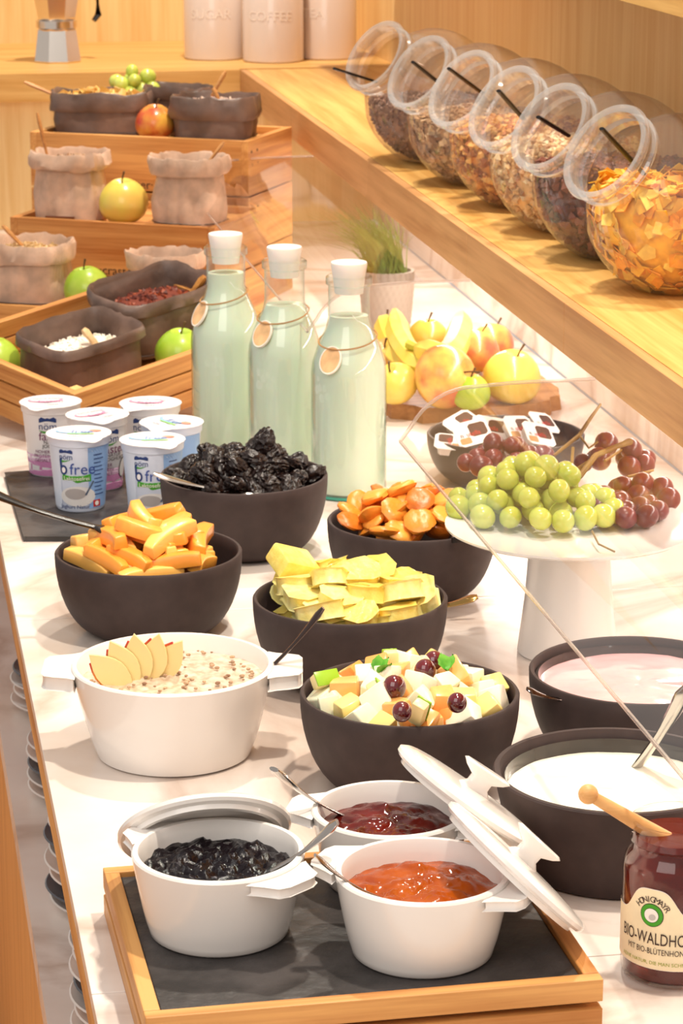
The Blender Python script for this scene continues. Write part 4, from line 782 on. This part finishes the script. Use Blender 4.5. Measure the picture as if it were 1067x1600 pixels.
for x, y, h in ((0.01, LV-0.03, 0.032), (LU-0.03, LV-0.03, 0.075), (LU-0.03, 0.01, 0.046), (0.01, 0.01, 0.004)):
    MB().box((x, y, -h), (x+0.02, y+0.02, 0)).build('foot', STEEL, e4, False)
def in4(u, v, w=0.012): return E4 + (TM @ Vector((u, v, w)))

# ------------------------------------------------------------------ bags
LEA = mat('bag_leather', (112, 90, 80), 0.38, noise_amt=0.18, noise_scale=14, bump=0.25, bscale=60); LIN = mat('bag_lining', (62, 48, 44), 0.6)
def burlap(name, rgb):
    m = mat(name, rgb, 0.85, noise_amt=0.08, noise_scale=35); nt = m.node_tree; b = nt.nodes['Principled BSDF']; L = nt.links.new
    tc = nt.nodes.new('ShaderNodeTexCoord'); hs = []
    for d in ('X', 'Z'):
        wv = nt.nodes.new('ShaderNodeTexWave'); wv.wave_type = 'BANDS'; wv.bands_direction = d; wv.inputs['Scale'].default_value = 160; wv.inputs['Distortion'].default_value = 1.5; wv.inputs['Detail'].default_value = 1; L(tc.outputs['Object'], wv.inputs['Vector']); hs.append(wv)
    ad = nt.nodes.new('ShaderNodeMath'); L(hs[0].outputs['Fac'], ad.inputs[0]); L(hs[1].outputs['Fac'], ad.inputs[1])
    bp = nt.nodes.new('ShaderNodeBump'); bp.inputs['Strength'].default_value = 0.5; bp.inputs['Distance'].default_value = 0.001; L(ad.outputs[0], bp.inputs['Height']); L(bp.outputs['Normal'], b.inputs['Normal']); return m
BUR = burlap('burlap', (216, 182, 158)); PATCH = mat('leather_patch', (120, 66, 36), 0.6)
def bag(loc, rx, ry, h, label, exp=4.0, cuff=0.018, rot=0.0, m=None, seed=1, wob=0.0022, pinch=0.0, level=0.7, group=None, rotm=None, patch=False, lin=None):
    m = m or LEA; e = empty('bag', loc, rot, label, 'bag', group, rotm); seg = 64
    def ring(k, z, w, o=0.0):
        out = []
        for i in range(seg):
            a = 2*PI*i/seg; c_, s_ = math.cos(a), math.sin(a); q = (abs(c_)**exp + abs(s_)**exp)**(-1/exp)
            n = noise.fractal(Vector((c_*2.2 + seed*3.1, s_*2.2, z*26)), 0.8, 2.0, 3)*w + o*math.cos(14*a + seed)
            out.append((c_*q*rx*k*(1) + c_*n, s_*q*ry*k + s_*n, z + (0.8*n if z > h*0.6 else 0)))
        return out
    seqo = [(0.86, 0.0, 0.3), (0.97, 0.004, 0.6), (1.0, 0.02*h/0.08, 1), (1.01, 0.4*h, 1.2), (1.0 - pinch, 0.72*h, 1.2), (1.0 - pinch*0.9, h - cuff, 1)]
    seqc = [(1.05, h - cuff + 0.001, 1.3), (1.09, h - cuff*0.8, 1.4), (1.085, h - cuff*0.35, 1.4), (1.06, h - 0.001, 1.4), (1.03, h + 0.001, 1.4), (0.985, h - 0.003, 1.2), (0.95 - pinch*0.6, h - cuff*0.9, 1), (0.93 - pinch*0.6, level*h - 0.012, 1)]
    def skin(seq, o_amp, name, mm):
        v = []; f = []
        for i, (k, z, w) in enumerate(seq):
            v += ring(k, z, wob*w, o_amp if 0 < i < len(seq) else 0)
            if i: f += [((i-1)*seg+q, (i-1)*seg+(q+1) % seg, i*seg+(q+1) % seg, i*seg+q) for q in range(seg)]
        if name == 'body': f.append(tuple(range(seg))[::-1])
        return MB().add(v, f).build(name, mm, e)
    skin(seqo, pinch*0.008, 'body', m); skin(seqc, pinch*0.012, 'cuff', lin or m)
    if patch: MB().box((-rx*0.45, -ry*1.035, 0.004), (rx*0.4, -ry*0.99, 0.013)).build('patch', PATCH, e, False, 0.0008)
    else: MB().tube([ring(1.012, 0.010, wob)[i] for i in range(seg)] , 0.0007, 4).build('seam', LIN, e)
    return e
def grains(name, loc, rx, ry, z, n, size, cols, label, cat, seed, kind='grain', dome=0.006, rotm=None, rot=0):
    rn = random.Random(seed); b = [MB() for _ in cols]; e = empty(name, loc, rot, label, cat, None, rotm); e['kind'] = 'stuff'
    base = MB().sphere((0, 0, z - 0.006), (rx, ry, 0.006 + dome*0.8), 28, 10); base.build('mound', mat(name + '_base', cols[0], 0.7), e)['kind'] = 'stuff'
    for i in range(n):
        q = math.sqrt(rn.random()); a = rn.random()*2*PI; p = Vector((q*rx*0.97*math.cos(a), q*ry*0.97*math.sin(a), z + dome*(1-q*q) - 0.004 + rn.uniform(-0.001, 0.003)))
        v, f = flake_geo(rn, size*rn.uniform(.7, 1.2), 0.0005 if kind == 'flake' else 0.7, kind); b[rn.randrange(len(cols))].add(v, f, Matrix.Translation(p) @ Euler((rn.uniform(0, 6), rn.uniform(0, 6), rn.uniform(0, 6))).to_matrix().to_4x4())
    for k, (bb, c_) in enumerate(zip(b, cols)): bb.build('pieces', mat('%s_%d' % (name, k), c_, 0.55), e, kind == 'grain')['kind'] = 'stuff'
def wspoon(p0, p1, label, r=0.005, m=None):
    p0, p1 = Vector(p0), Vector(p1); o = MB().tube([p0-p0, (p1-p0)*0.15, (p1-p0)*0.5, (p1-p0)], [r*0.8, r*1.25, r, r*0.8], 10, 0.55).build('wooden_spoon', m or SPOONW); o.location = p0; tag(o, label, 'spoon', 'wooden spoons in the bags')
def inC(c, u, v, z): return c + fd*u + dd_*v + Vector((0, 0, z))
bg = 'dark leather-look bags in the tallest crate'
p = inC(C1, 0.090, 0.085, 0.254); bag(p, 0.076, 0.050, 0.072, 'wide dark leather-look bag of dried banana chips in the tallest crate', 3.4, 0.030, FA + 0.25, seed=2, wob=0.004, level=0.8); grains('banana_chips', p, 0.068, 0.044, 0.062, 60, 0.011, [(222, 184, 110), (206, 160, 84)], 'pale dried banana chips in the dark bag', 'dried fruit', 3, 'flake', 0.012, rot=FA+0.25)
wspoon(Q(38, 128, p), Q(118, 162, p), 'wooden spoon lying out of the banana chip bag')
p = inC(C1, 0.292, 0.072, 0.254); bag(p, 0.064, 0.052, 0.074, 'dark leather-look bag with a broad folded cuff beside the shelf corner', 3.6, 0.036, FA + 0.1, seed=5, wob=0.004, level=0.8); grains('coconut_chips', p, 0.056, 0.042, 0.062, 120, 0.006, [(228, 206, 190), (190, 160, 150)], 'pale flakes in the dark bag by the shelf corner', 'dried fruit', 4, 'flake', 0.006, rot=FA)
wspoon(Q(352, 112, p), Q(331, 150, p), 'wooden spoon standing in the bag by the shelf corner', 0.006)
wspoon(Q(333, 138, off(p, 0, -0.02)), Q(346, 166, off(p, 0, -0.02)), 'short wooden scoop tucked in the bag by the shelf corner', 0.006)
p = inC(C1, 0.200, 0.145, 0.254); bag(p, 0.052, 0.036, 0.078, 'dark leather-look bag half hidden between the two others', 3.4, 0.02, FA, seed=8, wob=0.003, level=0.8)
g = P(205, 140, 0.30); g = inC(C1, 0.115, 0.158, 0.315)
bunch('small bunch of green grapes on top of the back crate', [((g.x, g.y, g.z + 0.004), (0.032, 0.026, 0.034))], 20, 0.0125, GG, 14, [([(g.x, g.y, g.z), (g.x, g.y, g.z+0.03)], 0.002)], zf=g.z - 0.03)
apple(inC(C1, 0.198, 0.048, 0.284), 0.032, ARR, 'red apple between the dark bags in the tallest crate', (10, 0, 0), 3)
p = inC(C2, 0.072, 0.066, 0.158); bag(p, 0.055, 0.048, 0.106, 'beige burlap bag of sunflower seeds with a leather patch in the middle crate', 2.4, 0.026, FA + 0.1, BUR, 3, 0.004, 0.10, 0.86, patch=True); grains('seeds', p, 0.044, 0.038, 0.094, 300, 0.0042, [(176, 136, 104), (140, 104, 76), (200, 164, 130)], 'brown sunflower seeds in the patched burlap bag', 'seeds', 5, rot=FA)
wspoon(Q(58, 176, p), Q(78, 262, p), 'thin wooden spoon standing in the seed bag', 0.0042)
p = inC(C2, 0.268, 0.066, 0.158); bag(p, 0.054, 0.048, 0.106, 'beige burlap bag with dark contents on the other side of the yellow apple', 2.4, 0.026, FA, BUR, 6, 0.004, 0.10, 0.86); grains('flax', p, 0.044, 0.038, 0.090, 200, 0.0035, [(84, 60, 48), (110, 80, 60)], 'dark small seeds in the second burlap bag', 'seeds', 6, rot=FA)
wspoon(Q(350, 222, p), Q(316, 266, p), 'wooden spoon leaning in the second burlap bag', 0.0042)
apple(inC(C2, 0.166, 0.052, 0.194), 0.038, AY, 'large yellow apple between the burlap bags', (8, -6, 0), 4)
p = inC(C3, 0.052, 0.070, 0.070); bag(p, 0.058, 0.052, 0.094, 'beige burlap bag of oats with a frayed rim in the low crate', 2.5, 0.030, FA, BUR, 9, 0.004, 0.06, 0.86); grains('oats', p, 0.048, 0.042, 0.082, 260, 0.0045, [(222, 190, 140), (204, 168, 116)], 'pale rolled oats in the frayed burlap bag', 'oats', 7, 'flake', rot=FA)
wspoon(Q(4, 352, p), Q(50, 400, p), 'wooden spoon lying in the oat bag', 0.0050)
apple(inC(C3, 0.150, 0.052, 0.104), 0.034, AG, 'green apple in the low crate beside the frayed burlap bag', (0, -10, 0), 5)
p = inC(C3, 0.245, 0.120, 0.070); bag(p, 0.052, 0.046, 0.080, 'beige burlap bag mostly hidden behind the raisin bag', 2.4, 0.024, FA, BUR, 12, 0.004, 0.08, 0.86); wspoon(Q(211, 406, p), Q(226, 438, p), 'small wooden spoon in the half hidden burlap bag', 0.0045)
# tilted crate contents
rt = TM.to_euler()
p = in4(0.115, 0.125); bag(p, 0.070, 0.054, 0.082, 'dark leather-look bag of white coconut flakes in the tilted crate', 5, 0.016, seed=15, wob=0.003, level=0.75, rotm=rt); grains('coconut', p, 0.062, 0.044, 0.056, 260, 0.0035, [(246, 236, 222), (232, 218, 200)], 'white grated coconut in the dark bag of the tilted crate', 'coconut', 8, 'flake', rotm=rt)
wspoon(Q(130, 514, off(p, 0, -0.01)), Q(158, 548, off(p, 0, -0.01)), 'pale wooden scoop standing in the coconut', 0.0075, wood('scoop_pale', (232, 196, 150), (210, 168, 118), 0, fine=2))
p = in4(0.280, 0.172) + Vector((0, 0, 0.006)); bag(p, 0.078, 0.056, 0.082, 'dark leather-look bag of raisins at the raised end of the tilted crate', 3.6, 0.020, seed=18, wob=0.004, level=0.7, rotm=rt); grains('raisins', p, 0.062, 0.044, 0.058, 200, 0.0062, [(112, 44, 24), (146, 66, 34), (84, 30, 20)], 'reddish brown raisins in the dark bag', 'raisins', 9, rotm=rt, dome=0.01)
wspoon(Q(320, 432, off(p, 0.02, 0)), Q(290, 472, off(p, 0.02, 0)), 'olive wood spoon leaning in the raisin bag', 0.0085, wood('olive_wood', (190, 130, 60), (130, 76, 30), 0, fine=2))
apple(in4(0.225, 0.055, 0.052), 0.034, AG, 'green apple beside the raisin bag in the tilted crate', (8, 0, 0), 6); apple(in4(0.318, 0.07, 0.052), 0.034, AG, 'green apple at the raised end of the tilted crate behind the milk bottle', (0, 10, 0), 7); apple(in4(0.045, 0.215, 0.045), 0.034, AG, 'green apple at the outer corner of the tilted crate', (0, 0, 0), 8)

# ------------------------------------------------------------------ ribbed pot with grass under the shelf
c = P(614, 512); e = empty('potted_grass', (c.x - 0.01, c.y, 0), 0, 'grey ribbed ceramic pot with green grass under the shelf', 'potted plant')
def tw(p):
    a = math.atan2(p.y, p.x) + p.z*9; r = math.hypot(p.x, p.y); k = 1 + 0.035*math.sin(26*a)
    return Vector((p.x*k, p.y*k, p.z)) if r > 0.01 else p
MB().lathe([(0, 0), (0.034, 0)] + [(0.034 + 0.008*math.sin(PI*i/16*0.62 + 0.2), 0.01*i) for i in range(1, 10)] + [(0.037, 0.09), (0.036, 0.08), (0, 0.078)], 160, None, tw).build('pot', mat('pot_grey', (196, 182, 168), 0.45), e)
gm = MB(); rn = random.Random(2)
for i in range(260):
    a = rn.random()*2*PI; q = 0.030*math.sqrt(rn.random()); x, y = q*math.cos(a), q*math.sin(a); h = rn.uniform(0.06, 0.115); dx = rn.gauss(-0.05, 0.035); dy = rn.gauss(-0.01, 0.03); w = 0.0011
    pr = [(x, y, 0.078), (x + dx*0.3, y + dy*0.3, 0.078 + h*0.6), (x + dx, y + dy, 0.078 + h)]
    v = []
    for k, (px_, py_, pz_) in enumerate(pr): ww = w*(1 - 0.45*k); v += [(px_-ww, py_, pz_), (px_+ww, py_, pz_), (px_, py_+ww, pz_)]
    gm.add(v, [(0, 1, 4, 3), (1, 2, 5, 4), (2, 0, 3, 5), (3, 4, 7, 6), (4, 5, 8, 7), (5, 3, 6, 8)])
gm.build('grass', mat('grass', (96, 130, 40), 0.5, rgb2=(150, 170, 70), noise_scale=40), e)['kind'] = 'stuff'
MB().lathe([(0, 0.074), (0.035, 0.074), (0.030, 0.081), (0, 0.082)], 30).build('soil', mat('soil', (64, 46, 34), 0.9), e)

# ------------------------------------------------------------------ plate stacks in the niche
PW = mat('plate_white', (226, 214, 206), 0.2, coat=0.3); PD = mat('plate_dark', (84, 86, 94), 0.25)
pm = [MB().lathe([(0, 0), (0.045, 0), (0.05, 0.003), (0.076, 0.013), (0.078, 0.015), (0.0765, 0.0162), (0.048, 0.0065), (0, 0.005)], 48).mesh('plate', m_) for m_ in (PW, PD)]
for si, (yy, n) in enumerate(((1.95, 9), (2.22, 9), (2.54, 7), (2.86, 5), (3.16, 4))):
    for k in range(n):
        o = inst('plate', pm[1 if (k*7 + si) % 4 == 1 else 0], None, (0.226 + 0.0025*math.sin(k*3.1+si), yy + 0.0015*math.cos(k*2.3), -0.2995 + k*0.0135)); o.rotation_euler.z = k
        tag(o, 'dark grey plate in the stacks inside the niche below the worktop' if (k*7 + si) % 4 == 1 else 'pale plate in the stacks inside the niche below the worktop', 'plate', 'plates stacked in the niche')
